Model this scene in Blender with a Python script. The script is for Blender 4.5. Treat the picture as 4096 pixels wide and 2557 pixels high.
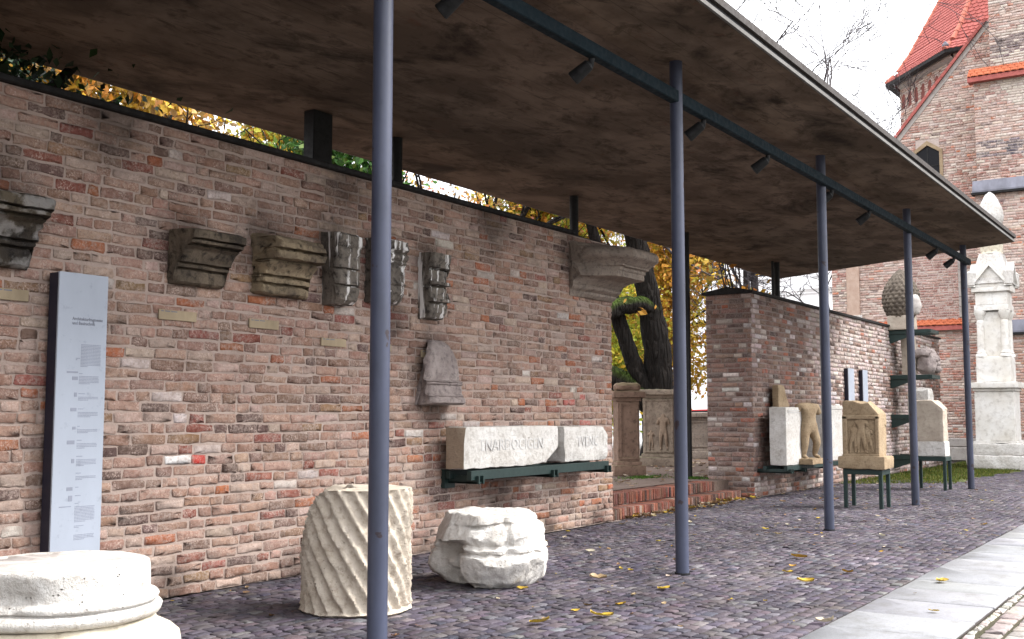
import bpy, bmesh, math, random
import numpy as np
from mathutils import Vector, Matrix, noise
R = math.radians
scene = bpy.context.scene
for o in list(bpy.data.objects): bpy.data.objects.remove(o)
COL = scene.collection

# ------------------------------------------------------------------ camera
cam_d = bpy.data.cameras.new("camera"); cam = bpy.data.objects.new("camera", cam_d); COL.objects.link(cam)
cam_d.sensor_width = 36.0; cam_d.lens = 36.0 * 4380.0 / 4096.0
cam_d.clip_start = 0.05; cam_d.clip_end = 1500
PHI, PITCH, CAMH = 33.474, 4.939, 1.45
cam.location = (0, 0, CAMH)
cam.rotation_euler = (R(90 + PITCH), 0, R(PHI - 90))
scene.camera = cam
# ------------------------------------------------------------------ world, sun, exposure
SUN_EL, SUN_AZ = 44.0, -54.0            # azimuth of the sun measured from +X towards +Y
world = bpy.data.worlds.new("World"); scene.world = world; world.use_nodes = True
wn = world.node_tree; wn.nodes.clear()
sky = wn.nodes.new('ShaderNodeTexSky'); sky.sky_type = 'NISHITA'; sky.sun_disc = False
sky.sun_elevation = R(SUN_EL); sky.sun_rotation = R(90 - SUN_AZ)
sky.air_density = 1.0; sky.dust_density = 1.0; sky.ozone_density = 1.0
hs = wn.nodes.new('ShaderNodeHueSaturation'); hs.inputs['Saturation'].default_value = 0.12
bg = wn.nodes.new('ShaderNodeBackground'); bg.inputs['Strength'].default_value = 0.085
wo = wn.nodes.new('ShaderNodeOutputWorld')
wn.links.new(sky.outputs[0], hs.inputs['Color']); ov = wn.nodes.new('ShaderNodeMix'); ov.data_type = 'RGBA'; ov.inputs['Factor'].default_value = .82     # cloud cover
ov.inputs['B'].default_value = (9.0, 9.1, 9.4, 1)
gm = wn.nodes.new('ShaderNodeNewGeometry'); sp = wn.nodes.new('ShaderNodeSeparateXYZ'); mr = wn.nodes.new('ShaderNodeMapRange')
wn.links.new(gm.outputs['Incoming'], sp.inputs[0]); mr.inputs['From Min'].default_value = 0; mr.inputs['From Max'].default_value = -1
mr.inputs['To Min'].default_value = .28; mr.inputs['To Max'].default_value = 1.0; wn.links.new(sp.outputs[2], mr.inputs['Value'])
cm = wn.nodes.new('ShaderNodeVectorMath'); cm.operation = 'SCALE'; cm.inputs[0].default_value = (13.0, 13.2, 13.8); wn.links.new(mr.outputs[0], cm.inputs['Scale'])
wn.links.new(cm.outputs[0], ov.inputs['B'])
wn.links.new(hs.outputs[0], ov.inputs['A']); wn.links.new(ov.outputs['Result'], bg.inputs['Color']); wn.links.new(bg.outputs[0], wo.inputs[0])
sun_d = bpy.data.lights.new("sun", 'SUN'); sun = bpy.data.objects.new("sun", sun_d); COL.objects.link(sun)
sun_d.energy = 1.5; sun_d.angle = R(26); sun_d.color = (1.0, 0.97, 0.93)
sd = Vector((math.cos(R(SUN_EL)) * math.cos(R(SUN_AZ)), math.cos(R(SUN_EL)) * math.sin(R(SUN_AZ)), math.sin(R(SUN_EL))))
sun.rotation_euler = sd.to_track_quat('Z', 'Y').to_euler()
scene.view_settings.view_transform = 'Standard'; scene.view_settings.look = 'None'
scene.view_settings.exposure = 2.4; scene.view_settings.gamma = 1.0
scene.view_settings.use_curve_mapping = False
scene.render.engine = 'CYCLES'
scene.cycles.max_bounces = 8; scene.cycles.diffuse_bounces = 2

# ------------------------------------------------------------------ helpers
def tag(o, label=None, cat=None, group=None, kind=None):
    if label: o['label'] = label
    if cat: o['category'] = cat
    if group: o['group'] = group
    if kind: o['kind'] = kind
    return o
def empty(name, loc, label=None, cat=None, group=None):
    o = bpy.data.objects.new(name, None); COL.objects.link(o); o.location = loc; o.empty_display_size = .2
    return tag(o, label, cat, group)
def wloc(p):
    v = Vector((0, 0, 0))
    while p is not None: v = v + p.location; p = p.parent
    return v
def link(name, me, mat=None, parent=None):
    """mesh in WORLD coordinates -> object at its parent's origin"""
    o = bpy.data.objects.new(name, me); COL.objects.link(o)
    if parent is not None:
        w = wloc(parent)
        me.transform(Matrix.Translation(-w)); o.parent = parent
    if mat is not None:
        for m in (mat if isinstance(mat, (list, tuple)) else [mat]): me.materials.append(m)
    return o
def recenter(o):
    """move a top-level mesh's origin to the middle of its base"""
    vs = [v.co for v in o.data.vertices]
    c = Vector(((min(v.x for v in vs)+max(v.x for v in vs))/2, (min(v.y for v in vs)+max(v.y for v in vs))/2, min(v.z for v in vs)))
    o.data.transform(Matrix.Translation(-c)); o.location = c
    return o

class MB:
    def __init__(s): s.v = []; s.f = []; s.m = []; s.c = []; s.mi = 0; s.col = None
    def add(s, vs, fs):
        b = len(s.v); s.v += [tuple(v) for v in vs]
        for f in fs: s.f.append([i + b for i in f]); s.m.append(s.mi)
        if s.col is not None: s.c += [s.col] * len(vs)
    def box(s, x0, x1, y0, y1, z0, z1, M=None, bev=0.0):
        if bev > 0:
            b = min(bev, (x1-x0)/3, (y1-y0)/3, (z1-z0)/3)
            vs = []; idx = {}
            for ix, (x, sx) in enumerate(((x0, 1), (x1, -1))):
                for iy, (y, sy) in enumerate(((y0, 1), (y1, -1))):
                    for iz, (z, sz) in enumerate(((z0, 1), (z1, -1))):
                        for a in range(3):
                            q = [x+sx*b, y+sy*b, z+sz*b]; q[a] = (x, y, z)[a]
                            idx[ix, iy, iz, a] = len(vs); vs.append(q)
            fs = []
            for a in range(3):
                for k in (0, 1):
                    o1, o2 = [i for i in range(3) if i != a]
                    loop = []
                    for (p, q) in ((0, 0), (1, 0), (1, 1), (0, 1)):
                        t = [0, 0, 0]; t[a] = k; t[o1] = p; t[o2] = q; loop.append(idx[t[0], t[1], t[2], a])
                    fs.append(loop)
            for a in range(3):       # edges along axis a
                o1, o2 = [i for i in range(3) if i != a]
                for p in (0, 1):
                    for q in (0, 1):
                        t0 = [0, 0, 0]; t0[o1] = p; t0[o2] = q; t1 = list(t0); t1[a] = 1
                        fs.append([idx[(*t0, o1)], idx[(*t1, o1)], idx[(*t1, o2)], idx[(*t0, o2)]])
            for ix in (0, 1):
                for iy in (0, 1):
                    for iz in (0, 1): fs.append([idx[ix, iy, iz, a] for a in range(3)])
        else:
            vs = [(x, y, z) for x in (x0, x1) for y in (y0, y1) for z in (z0, z1)]
            fs = [(0, 1, 3, 2), (4, 6, 7, 5), (0, 4, 5, 1), (2, 3, 7, 6), (0, 2, 6, 4), (1, 5, 7, 3)]
        if M is not None: vs = [M @ Vector(v) for v in vs]
        s.add(vs, fs); return s
    def cyl(s, a, b, r0, r1=None, n=16, cap=True):
        a = Vector(a); b = Vector(b); r1 = r0 if r1 is None else r1
        q = (b - a).to_track_quat('Z', 'Y'); vs = []
        for k in range(n):
            t = 2*math.pi*k/n; d = q @ Vector((math.cos(t), math.sin(t), 0))
            vs += [a + d*r0, b + d*r1]
        fs = [(2*k, 2*((k+1) % n), 2*((k+1) % n)+1, 2*k+1) for k in range(n)]
        if cap: fs += [[2*k for k in range(n)][::-1], [2*k+1 for k in range(n)]]
        s.add(vs, fs); return s
    def tube(s, pts, rads, n=8):
        P = [Vector(p) for p in pts]; vs = []
        for i, p in enumerate(P):
            d = (P[min(i+1, len(P)-1)] - P[max(i-1, 0)]).normalized(); q = d.to_track_quat('Z', 'Y')
            for k in range(n):
                t = 2*math.pi*k/n; vs.append(p + (q @ Vector((math.cos(t), math.sin(t), 0)))*rads[i])
        fs = []
        for i in range(len(P)-1):
            for k in range(n):
                fs.append((i*n+k, i*n+(k+1) % n, (i+1)*n+(k+1) % n, (i+1)*n+k))
        fs += [list(range(n))[::-1], [(len(P)-1)*n+k for k in range(n)]]
        s.add(vs, fs); return s
    def lathe(s, prof, c, n=48, fn=None):
        """prof = [(r,z)...] bottom to top round axis at c"""
        vs = []
        for (r, z) in prof:
            for k in range(n):
                t = 2*math.pi*k/n; rr, zz = (fn(r, z, t) if fn else (r, z))
                vs.append((c[0]+rr*math.cos(t), c[1]+rr*math.sin(t), c[2]+zz))
        fs = []
        for i in range(len(prof)-1):
            for k in range(n): fs.append((i*n+k, i*n+(k+1) % n, (i+1)*n+(k+1) % n, (i+1)*n+k))
        fs += [list(range(n))[::-1], [(len(prof)-1)*n+k for k in range(n)]]
        s.add(vs, fs); return s
    def prism(s, poly, a, b, axis):
        """poly of 2-D points extruded from a to b along axis 'x','y','z'"""
        n = len(poly); vs = []
        for t in (a, b):
            for (p, q) in poly: vs.append({'x': (t, p, q), 'y': (p, t, q), 'z': (p, q, t)}[axis])
        s.add(vs, [list(range(n))[::-1], list(range(n, 2*n))] + [(i, (i+1) % n, n+(i+1) % n, n+i) for i in range(n)])
        return s
    def mesh(s, name, smooth=False):
        me = bpy.data.meshes.new(name); me.from_pydata(s.v, [], s.f)
        if any(s.m): me.polygons.foreach_set('material_index', s.m)
        if s.c:
            at = me.color_attributes.new('bc', 'FLOAT_COLOR', 'POINT')
            at.data.foreach_set('color', np.array([(*c[:3], 1) for c in s.c], dtype=np.float32).ravel())
        bm = bmesh.new(); bm.from_mesh(me); bmesh.ops.recalc_face_normals(bm, faces=bm.faces); bm.to_mesh(me); bm.free()
        if smooth:
            me.polygons.foreach_set('use_smooth', [True]*len(me.polygons))
            if smooth is not True: me.set_sharp_from_angle(angle=R(smooth))
        me.update(); return me
    def build(s, name, mat, parent=None, smooth=False, mod=None):
        me = s.mesh(name, smooth)
        if mod: mod(me)
        return link(name, me, mat, parent)

def nz(p, sc, seed=0): return noise.noise(Vector(p)*sc + Vector((seed*7.3, seed*3.1, seed*5.7)))
def fbm(p, sc, seed=0, o=4):
    v = 0; a = 1; f = sc
    for i in range(o): v += a*nz(p, f, seed+i); a *= .5; f *= 2.1
    return v
def roughen(me, amp, sc, seed=0, o=4, fn=None):
    me.update(); ns = [v.normal.copy() for v in me.vertices]
    for v, n in zip(me.vertices, ns):
        k = fbm(v.co, sc, seed, o)*amp
        if fn: k += fn(v.co, n)
        v.co += n*k
    me.update()
def subdiv_box(x0, x1, y0, y1, z0, z1, d, rnd=.02, amp=.01, sc=4, seed=0, fn=None, M=None):
    """cuboid of fine quads with rounded edges and a hewn surface (fn(co)->offset vector)"""
    bm = bmesh.new(); nx, ny, nzz = [max(1, int(round(l/d))) for l in (x1-x0, y1-y0, z1-z0)]
    vid = {}
    def V(i, j, k):
        if (i, j, k) not in vid: vid[i, j, k] = bm.verts.new((x0+(x1-x0)*i/nx, y0+(y1-y0)*j/ny, z0+(z1-z0)*k/nzz))
        return vid[i, j, k]
    for j in range(ny):
        for k in range(nzz):
            for i in (0, nx):
                bm.faces.new([V(i, j, k), V(i, j+1, k), V(i, j+1, k+1), V(i, j, k+1)])
    for i in range(nx):
        for k in range(nzz):
            for j in (0, ny): bm.faces.new([V(i, j, k), V(i+1, j, k), V(i+1, j, k+1), V(i, j, k+1)])
    for i in range(nx):
        for j in range(ny):
            for k in (0, nzz): bm.faces.new([V(i, j, k), V(i+1, j, k), V(i+1, j+1, k), V(i, j+1, k)])
    for v in bm.verts:      # rounded-box projection
        c = v.co.copy(); q = Vector((min(max(c.x, x0+rnd), x1-rnd), min(max(c.y, y0+rnd), y1-rnd), min(max(c.z, z0+rnd), z1-rnd)))
        dlt = c-q
        if dlt.length > rnd: v.co = q + dlt.normalized()*rnd
    bmesh.ops.recalc_face_normals(bm, faces=bm.faces); bm.normal_update()
    for v in bm.verts:
        c = v.co.copy(); v.co = c + v.normal*fbm(c, sc, seed)*amp
        if fn: v.co += Vector(fn(c))
    me = bpy.data.meshes.new('b'); 
    if M is not None: bm.transform(M)
    bm.to_mesh(me); bm.free()
    me.polygons.foreach_set('use_smooth', [True]*len(me.polygons)); me.set_sharp_from_angle(angle=R(38))
    return me

# ------------------------------------------------------------------ materials
def chip(me, planes, k=.96):
    """knock flat chips off: push vertices beyond each plane (point, normal) back onto it"""
    for (pt, n) in planes:
        pt = Vector(pt); n = Vector(n).normalized()
        for v in me.vertices:
            d = (v.co-pt).dot(n)
            if d > 0: v.co -= n*d*k
    me.update()
def srgb(h):
    if isinstance(h, str): h = [int(h[i:i+2], 16)/255 for i in (0, 2, 4)]
    return tuple(c/12.92 if c <= .04045 else ((c+.055)/1.055)**2.4 for c in h)
class NT:
    def __init__(s, name):
        s.mat = bpy.data.materials.new(name); s.mat.use_nodes = True; s.t = s.mat.node_tree
        s.b = s.t.nodes['Principled BSDF']; s.out = s.t.nodes['Material Output']
        s.pos = s.t.nodes.new('ShaderNodeNewGeometry').outputs['Position']
    def L(s, a, b): s.t.links.new(a, b)
    def inp(s, sock, v):
        if hasattr(v, 'is_output') or isinstance(v, bpy.types.NodeSocket): s.L(v, sock)
        elif isinstance(v, (tuple, list)): sock.default_value = (*v[:3], 1) if len(sock.default_value) == 4 else v
        else: sock.default_value = v
    def mapping(s, scale=(1, 1, 1), rot=(0, 0, 0), vec=None):
        n = s.t.nodes.new('ShaderNodeMapping'); n.inputs['Scale'].default_value = scale; n.inputs['Rotation'].default_value = rot
        s.L(vec or s.pos, n.inputs['Vector']); return n.outputs[0]
    def noise(s, scale, detail=6, rough=.6, vec=None, dist=0.0):
        n = s.t.nodes.new('ShaderNodeTexNoise'); n.inputs['Scale'].default_value = scale; n.inputs['Detail'].default_value = detail
        n.inputs['Roughness'].default_value = rough; n.inputs['Distortion'].default_value = dist
        s.L(vec or s.pos, n.inputs['Vector']); return n.outputs['Fac']
    def voro(s, scale, vec=None, feature='F1'):
        n = s.t.nodes.new('ShaderNodeTexVoronoi'); n.feature = feature; n.inputs['Scale'].default_value = scale
        s.L(vec or s.pos, n.inputs['Vector']); return n.outputs['Distance']
    def ramp(s, fac, stops):
        n = s.t.nodes.new('ShaderNodeValToRGB'); e = n.color_ramp.elements
        while len(e) < len(stops): e.new(.5)
        for el, (p, c) in zip(e, stops):
            el.position = p; el.color = (*c, 1) if isinstance(c, (tuple, list)) else (c, c, c, 1)
        s.inp(n.inputs['Fac'], fac); return n.outputs['Color']
    def mix(s, a, b, fac, mode='MIX'):
        n = s.t.nodes.new('ShaderNodeMix'); n.data_type = 'RGBA'; n.blend_type = mode
        s.inp(n.inputs['Factor'], fac); s.inp(n.inputs['A'], a); s.inp(n.inputs['B'], b)
        return n.outputs['Result']
    def math(s, op, a, b=0.0, clamp=False):
        n = s.t.nodes.new('ShaderNodeMath'); n.operation = op; n.use_clamp = clamp
        s.inp(n.inputs[0], a); s.inp(n.inputs[1], b); return n.outputs[0]
    def attr(s, name):
        n = s.t.nodes.new('ShaderNodeAttribute'); n.attribute_name = name; return n.outputs['Color']
    def sep(s, vec=None):
        n = s.t.nodes.new('ShaderNodeSeparateXYZ'); s.L(vec or s.pos, n.inputs[0]); return n.outputs
    def bump(s, h, strength=.4, dist=.01):
        n = s.t.nodes.new('ShaderNodeBump'); n.inputs['Strength'].default_value = strength; n.inputs['Distance'].default_value = dist
        s.L(h, n.inputs['Height']); s.L(n.outputs[0], s.b.inputs['Normal']); return n
    def done(s, color, rough=.85, spec=.3):
        s.inp(s.b.inputs['Base Color'], color); s.inp(s.b.inputs['Roughness'], rough); s.b.inputs['Specular IOR Level'].default_value = spec
        return s.mat

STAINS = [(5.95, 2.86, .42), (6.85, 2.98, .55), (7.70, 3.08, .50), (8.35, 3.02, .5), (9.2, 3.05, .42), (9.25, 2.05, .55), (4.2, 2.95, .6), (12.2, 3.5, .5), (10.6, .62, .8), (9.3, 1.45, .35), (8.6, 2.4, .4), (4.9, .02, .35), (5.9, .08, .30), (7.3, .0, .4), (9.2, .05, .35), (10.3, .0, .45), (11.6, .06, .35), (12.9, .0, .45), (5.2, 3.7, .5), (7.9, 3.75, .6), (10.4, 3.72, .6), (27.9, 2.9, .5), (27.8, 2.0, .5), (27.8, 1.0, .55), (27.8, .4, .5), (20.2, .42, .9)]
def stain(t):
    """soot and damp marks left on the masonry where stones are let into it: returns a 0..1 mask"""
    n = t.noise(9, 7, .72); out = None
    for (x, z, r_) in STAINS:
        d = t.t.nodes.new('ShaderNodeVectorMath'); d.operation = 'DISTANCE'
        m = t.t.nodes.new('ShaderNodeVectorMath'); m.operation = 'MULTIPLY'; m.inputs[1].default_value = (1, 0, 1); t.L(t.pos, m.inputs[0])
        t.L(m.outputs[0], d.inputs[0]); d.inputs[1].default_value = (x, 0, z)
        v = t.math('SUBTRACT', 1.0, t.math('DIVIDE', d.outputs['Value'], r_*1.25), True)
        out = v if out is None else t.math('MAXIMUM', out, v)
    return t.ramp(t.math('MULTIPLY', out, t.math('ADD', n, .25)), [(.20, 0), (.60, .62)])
def mat_brick(name, lime=.45, limecol=(.62, .53, .49), grime=(.05, .042, .036), grime_amt=.35, stains=False):
    t = NT(name); bc = t.attr('bc')
    v = t.mix(bc, (.5, .5, .5), .45, 'OVERLAY')
    n1 = t.noise(26, 7, .68); n2 = t.noise(5.5, 5, .6); n3 = t.noise(90, 4, .7); n4 = t.noise(1.3, 5, .6)
    c = t.mix(bc, t.mix(bc, (.30, .17, .12), 1, 'MULTIPLY'), t.ramp(n1, [(.42, 0), (.75, .55)]))
    lf = t.math('MULTIPLY', t.ramp(t.noise(44, 6, .7), [(.42, 0.0), (.60, 1.0)]), t.ramp(n2, [(.38, .05), (.66, 1.0)]))
    c = t.mix(c, limecol, t.math('MULTIPLY', lf, lime))
    c = t.mix(c, [min(1, q*1.25) for q in limecol], t.math('MULTIPLY', t.math('MULTIPLY', t.ramp(t.noise(75, 5, .7), [(.50, 0.0), (.60, 1.0)]), t.ramp(t.noise(8, 3, .6), [(.46, 0), (.60, 1)])), lime*.9))
    c = t.mix(c, grime, t.math('MULTIPLY', t.ramp(t.noise(60, 5, .7), [(.56, 0), (.70, 1)]), .55))
    c = t.mix(c, grime, t.math('MULTIPLY', t.ramp(n2, [(.50, 0), (.78, 1)]), grime_amt))
    c = t.mix(c, (.5, .5, .5), t.ramp(n3, [(.3, .16), (.7, 0)]), 'MULTIPLY')
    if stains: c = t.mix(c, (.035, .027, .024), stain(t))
    t.bump(t.math('ADD', n3, t.math('MULTIPLY', n1, 2.2)), .55, .008)
    return t.done(c, .92, .15)
def mat_stone(name, c1, c2, dark=(.03, .027, .024), dark_amt=.3, sc=3.0, bump=.5, pits=0.0, streak=0.0, rough=.9, moss=0.0, light=None, light_amt=0.0):
    t = NT(name); n1 = t.noise(sc, 8, .62); n2 = t.noise(sc*4.7, 7, .68); n3 = t.noise(sc*22, 4, .7)
    c = t.mix(c1, c2, t.ramp(n1, [(.34, 0), (.66, 1)]))
    c = t.mix(c, dark, t.math('MULTIPLY', t.ramp(n2, [(.50, 0), (.68, 1)]), dark_amt))
    if light: c = t.mix(c, light, t.math('MULTIPLY', t.ramp(t.noise(sc*2.3, 6, .6), [(.5, 0), (.62, 1)]), light_amt))
    if streak > 0:
        ns = t.noise(1, 5, .6, t.mapping((14, 14, .9)))
        c = t.mix(c, (.78, .76, .74), t.math('MULTIPLY', t.ramp(ns, [(.54, 0), (.60, 1)]), streak))
    if moss > 0:
        g = t.t.nodes.new('ShaderNodeNewGeometry'); nzv = t.sep(g.outputs['Normal'])[2]
        mf = t.math('MULTIPLY', t.ramp(nzv, [(.05, 0), (.6, 1)]), t.ramp(n1, [(.30, 0), (.46, 1)]))
        c = t.mix(c, (.060, .095, .014), t.math('MULTIPLY', mf, moss))
    h = t.math('ADD', t.math('MULTIPLY', n2, 2.0), n3)
    if pits > 0:
        pv = t.ramp(t.voro(sc*7, t.mapping((1, 1, 1.0))), [(.0, 0), (.16, 1)])
        pm = t.ramp(t.noise(sc*2.2, 3, .5), [(.50, 1), (.60, 0)])
        pv = t.math('MAXIMUM', pv, pm)
        c = t.mix(c, t.mix(c, (.10, .07, .05), 1, 'MULTIPLY'), t.math('MULTIPLY', t.math('SUBTRACT', 1.0, pv), pits))
        h = t.math('ADD', h, t.math('MULTIPLY', pv, 3))
    t.bump(h, bump, .012)
    return t.done(c, rough, .2)
def mat_paint(name, col, rough=.45, chips=None, var=.12, spec=.4, metal=0.0):
    t = NT(name); n = t.noise(3.5, 6, .6, t.mapping((1, 1, .35))); n2 = t.noise(16, 5, .65)
    c = t.mix(col, [x*(1-var*2.2) for x in col], t.ramp(n, [(.35, 0), (.7, 1)]))
    c = t.mix(c, [x*.55 for x in col], t.ramp(n2, [(.6, 0), (.85, .7)]))
    if chips: c = t.mix(c, chips, t.ramp(t.noise(7, 5, .55), [(.66, 0), (.675, 1)]))
    t.bump(n2, .12, .002); t.b.inputs['Metallic'].default_value = metal
    return t.done(c, t.ramp(n2, [(.3, rough*.8), (.7, min(1, rough*1.3))]), spec)

M = {}
M['brick'] = mat_brick('brick_weathered', .72, (.50, .395, .34), grime_amt=.45, stains=True)
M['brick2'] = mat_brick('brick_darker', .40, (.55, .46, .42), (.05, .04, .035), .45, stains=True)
M['brickc'] = mat_brick('brick_church', .75, (.72, .60, .53), (.06, .05, .045), .3)
M['brickstep'] = mat_brick('brick_step', .18, (.5, .4, .34), (.06, .04, .03), .4)
def mat_mortar(name, c1, c2, stains=False):
    t = NT(name); n1 = t.noise(2.0, 6, .6); n2 = t.noise(30, 6, .7); n3 = t.noise(120, 3, .7)
    c = t.mix(c1, c2, t.ramp(n1, [(.35, 0), (.68, 1)])); c = t.mix(c, (.10, .075, .06), t.ramp(n2, [(.55, 0), (.85, .55)]))
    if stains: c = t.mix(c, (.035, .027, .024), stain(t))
    t.bump(t.math('ADD', n3, t.math('MULTIPLY', n2, 2)), .6, .008); return t.done(c, .95, .1)
M['mortar'] = mat_mortar('lime_mortar', (.455, .36, .312), (.37, .285, .243), True)
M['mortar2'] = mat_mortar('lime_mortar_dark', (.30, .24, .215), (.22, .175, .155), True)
M['mortarc'] = mat_mortar('church_mortar', (.48, .40, .36), (.40, .33, .30))
M['white_stone'] = mat_stone('white_limestone', (.66, .64, .61), (.52, .49, .45), (.22, .18, .145), .5, 3.6, .95, pits=.45)
M['tan_stone'] = mat_stone('tan_limestone', (.52, .46, .385), (.42, .36, .29), (.15, .10, .07), .5, 4, .6, pits=.95)
M['sand_stone'] = mat_stone('yellow_sandstone', (.36, .275, .18), (.27, .195, .12), (.10, .065, .04), .5, 5, .6)
M['brown_stone'] = mat_stone('brown_sandstone', (.25, .165, .122), (.175, .112, .082), (.035, .025, .02), .6, 3, .5, moss=.3)
M['crust_stone'] = mat_stone('black_crusted_stone', (.16, .125, .09), (.034, .028, .023), (.010, .009, .008), .95, 2.6, .7)
M['crust_yellow'] = mat_stone('crusted_yellow_stone', (.32, .25, .16), (.11, .085, .062), (.012, .010, .009), .95, 2.6, .7)
M['crust_streak'] = mat_stone('lime_streaked_stone', (.21, .18, .15), (.075, .066, .058), (.010, .009, .009), .95, 2.8, .6, streak=.9)
M['crust_lime'] = mat_stone('black_crust_bird_lime', (.10, .08, .055), (.025, .021, .019), (.008, .007, .007), .9, 2.6, .7, light=(.5, .48, .46), light_amt=.38)
M['grey_stone'] = mat_stone('grey_rough_stone', (.31, .255, .21), (.22, .18, .15), (.04, .034, .03), .6, 4, .7)
M['purple_stone'] = mat_stone('purple_grey_stone', (.34, .29, .27), (.22, .18, .17), (.04, .033, .034), .6, 4, .65)
M['mon_stone'] = mat_stone('monument_stone', (.74, .725, .695), (.62, .585, .525), (.24, .20, .16), .4, 1.6, .4)
M['church_stone'] = mat_stone('church_plinth_stone', (.42, .39, .36), (.33, .30, .28), (.12, .10, .09), .4, 1.5, .4)
M['pole'] = mat_paint('slate_blue_paint', (.045, .052, .085), .45, chips=(.022, .014, .018), var=.2)
M['rail'] = mat_paint('dark_teal_paint', (.010, .019, .025), .7, spec=.1)
M['green_steel'] = mat_paint('dark_green_steel', (.013, .030, .027), .5)
M['black_steel'] = mat_paint('near_black_steel', (.004, .004, .005), .55)
M['spot'] = mat_paint('black_lamp_metal', (.003, .003, .0035), .7)
M['coping'] = mat_paint('dark_sheet_metal', (.006, .005, .005), .75)
M['roof_edge'] = mat_paint('brown_roof_edge', (.040, .032, .029), .75, var=.2)
M['roof_dark'] = mat_paint('dark_joint', (.012, .011, .013), .7)
M['lead'] = mat_paint('lead_sheet', (.19, .19, .23), .55, var=.2)
M['panel'] = mat_paint('pale_blue_panel', (.36, .395, .46), .45, var=.05)
M['panel_edge'] = mat_paint('navy_edge_gap_shade', (.012, .013, .03), .4)
M['ink'] = mat_paint('grey_print', (.17, .18, .22), .6)
M['ink_soft'] = mat_paint('soft_grey_print', (.27, .29, .35), .6)
M['plaque'] = mat_paint('brass_plaque', (.43, .34, .225), .7, var=.2, spec=.15)
def mat_concrete():
    t = NT('soffit_concrete'); mp = t.mapping((.8, 1.25, 1), (0, 0, R(12)))
    n1 = t.noise(1.1, 7, .62, mp, .4); n2 = t.noise(4.5, 7, .68, mp); n3 = t.noise(30, 5, .7)
    c = t.mix((.185, .140, .108), (.095, .070, .053), t.ramp(n1, [(.38, 0), (.58, 1)]))
    c = t.mix(c, (.009, .0065, .005), t.ramp(t.noise(.8, 8, .66, mp, .6), [(.55, 0), (.68, .75)]))
    c = t.mix(c, (.10, .034, .019), t.ramp(n2, [(.60, 0), (.72, .45)]))
    c = t.mix(c, (.024, .018, .013), t.ramp(t.noise(3.4, 8, .7, mp, .5), [(.52, 0), (.64, .6)]))
    y = t.sep()[1]
    bd = t.math('PINGPONG', y, .12); line = t.ramp(bd, [(.0, 1), (.006, 0)])
    c = t.mix(c, (.03, .022, .018), t.math('MULTIPLY', line, t.ramp(t.noise(1.2, 4), [(.42, .1), (.6, .75)])))
    t.bump(t.math('ADD', n3, t.math('MULTIPLY', n2, 2)), .35, .006)
    return t.done(c, .93, .1)
M['soffit'] = mat_concrete()
M['slab_edge'] = mat_stone('pale_concrete_edge', (.17, .165, .16), (.12, .115, .11), (.12, .1, .09), .5, 3, .3)
def mat_sett():
    t = NT('porphyry_sett'); bc = t.attr('bc'); n = t.noise(30, 6, .65); n2 = t.noise(.9, 5, .6)
    c = t.mix(bc, t.mix(bc, (.45, .42, .42), 1, 'MULTIPLY'), t.ramp(n, [(.4, 0), (.75, .8)]))
    c = t.mix(c, (.17, .15, .155), t.ramp(n2, [(.50, 0), (.75, .25)]))
    c = t.mix(c, (.105, .09, .075), t.ramp(t.noise(1.7, 7, .7), [(.56, 0), (.70, .5)]))
    t.bump(n, .5, .006); return t.done(c, t.ramp(n, [(.3, .65), (.7, .9)]), .25)
M['sett'] = mat_sett()
def mat_ground(name, c1, c2, c3, sc=2.0):
    t = NT(name); n1 = t.noise(sc, 7, .65); n2 = t.noise(sc*12, 6, .7)
    c = t.mix(c1, c2, t.ramp(n1, [(.38, 0), (.62, 1)])); c = t.mix(c, c3, t.ramp(n2, [(.52, 0), (.75, .8)]))
    t.bump(n2, .6, .02); return t.done(c, .95, .15)
M['joint'] = mat_ground('dark_joint_soil', (.030, .025, .025), (.060, .050, .046), (.035, .042, .018), 1.1)
M['earth'] = mat_ground('terrace_earth', (.12, .085, .07), (.15, .11, .09), (.06, .05, .03), 1.2)
M['lawn'] = mat_ground('lawn_soil', (.06, .085, .02), (.10, .09, .04), (.04, .06, .015), 1.4)
M['street'] = mat_ground('pale_street', (.34, .33, .32), (.28, .27, .26), (.2, .19, .18), .6)
def mat_flag():
    t = NT('flagstone_granite'); bc = t.attr('bc'); n1 = t.noise(2.2, 7, .6); n2 = t.noise(40, 6, .75); n3 = t.noise(140, 3, .6)
    c = t.mix(bc, (.28, .28, .295), t.ramp(n1, [(.4, 0), (.7, .6)])); c = t.mix(c, (.12, .115, .115), t.ramp(n2, [(.50, 0), (.75, .7)])); c = t.mix(c, (.13, .125, .115), t.ramp(t.noise(3.1, 8, .7), [(.50, 0), (.66, .65)])); c = t.mix(c, (.08, .075, .065), t.ramp(t.noise(7, 6, .7), [(.62, 0), (.70, .5)]))
    c = t.mix(c, (.5, .5, .5), t.ramp(n3, [(.35, .4), (.6, 0)]), 'MULTIPLY')
    t.bump(t.math('ADD', n2, n3), .3, .004); return t.done(c, .75, .3)
M['flag'] = mat_flag()
def mat_leaf(name, attr=True, col=None, trans=.35):
    t = NT(name); c = t.attr('bc') if attr else col
    n = t.noise(14, 3, .6)
    c = t.mix(c, t.mix(c, (.42, .36, .25), 1, 'MULTIPLY'), t.ramp(n, [(.45, 0), (.7, .7)]))
    t.done(c, .55, .25)
    tr = t.t.nodes.new('ShaderNodeBsdfTranslucent'); mx = t.t.nodes.new('ShaderNodeMixShader'); mx.inputs[0].default_value = trans
    t.L(c, tr.inputs[0]); t.L(t.b.outputs[0], mx.inputs[1]); t.L(tr.outputs[0], mx.inputs[2]); t.L(mx.outputs[0], t.out.inputs[0])
    return t.mat
M['leaf'] = mat_leaf('autumn_leaf')
M['dead_leaf'] = mat_leaf('fallen_leaf', trans=.15)
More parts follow.
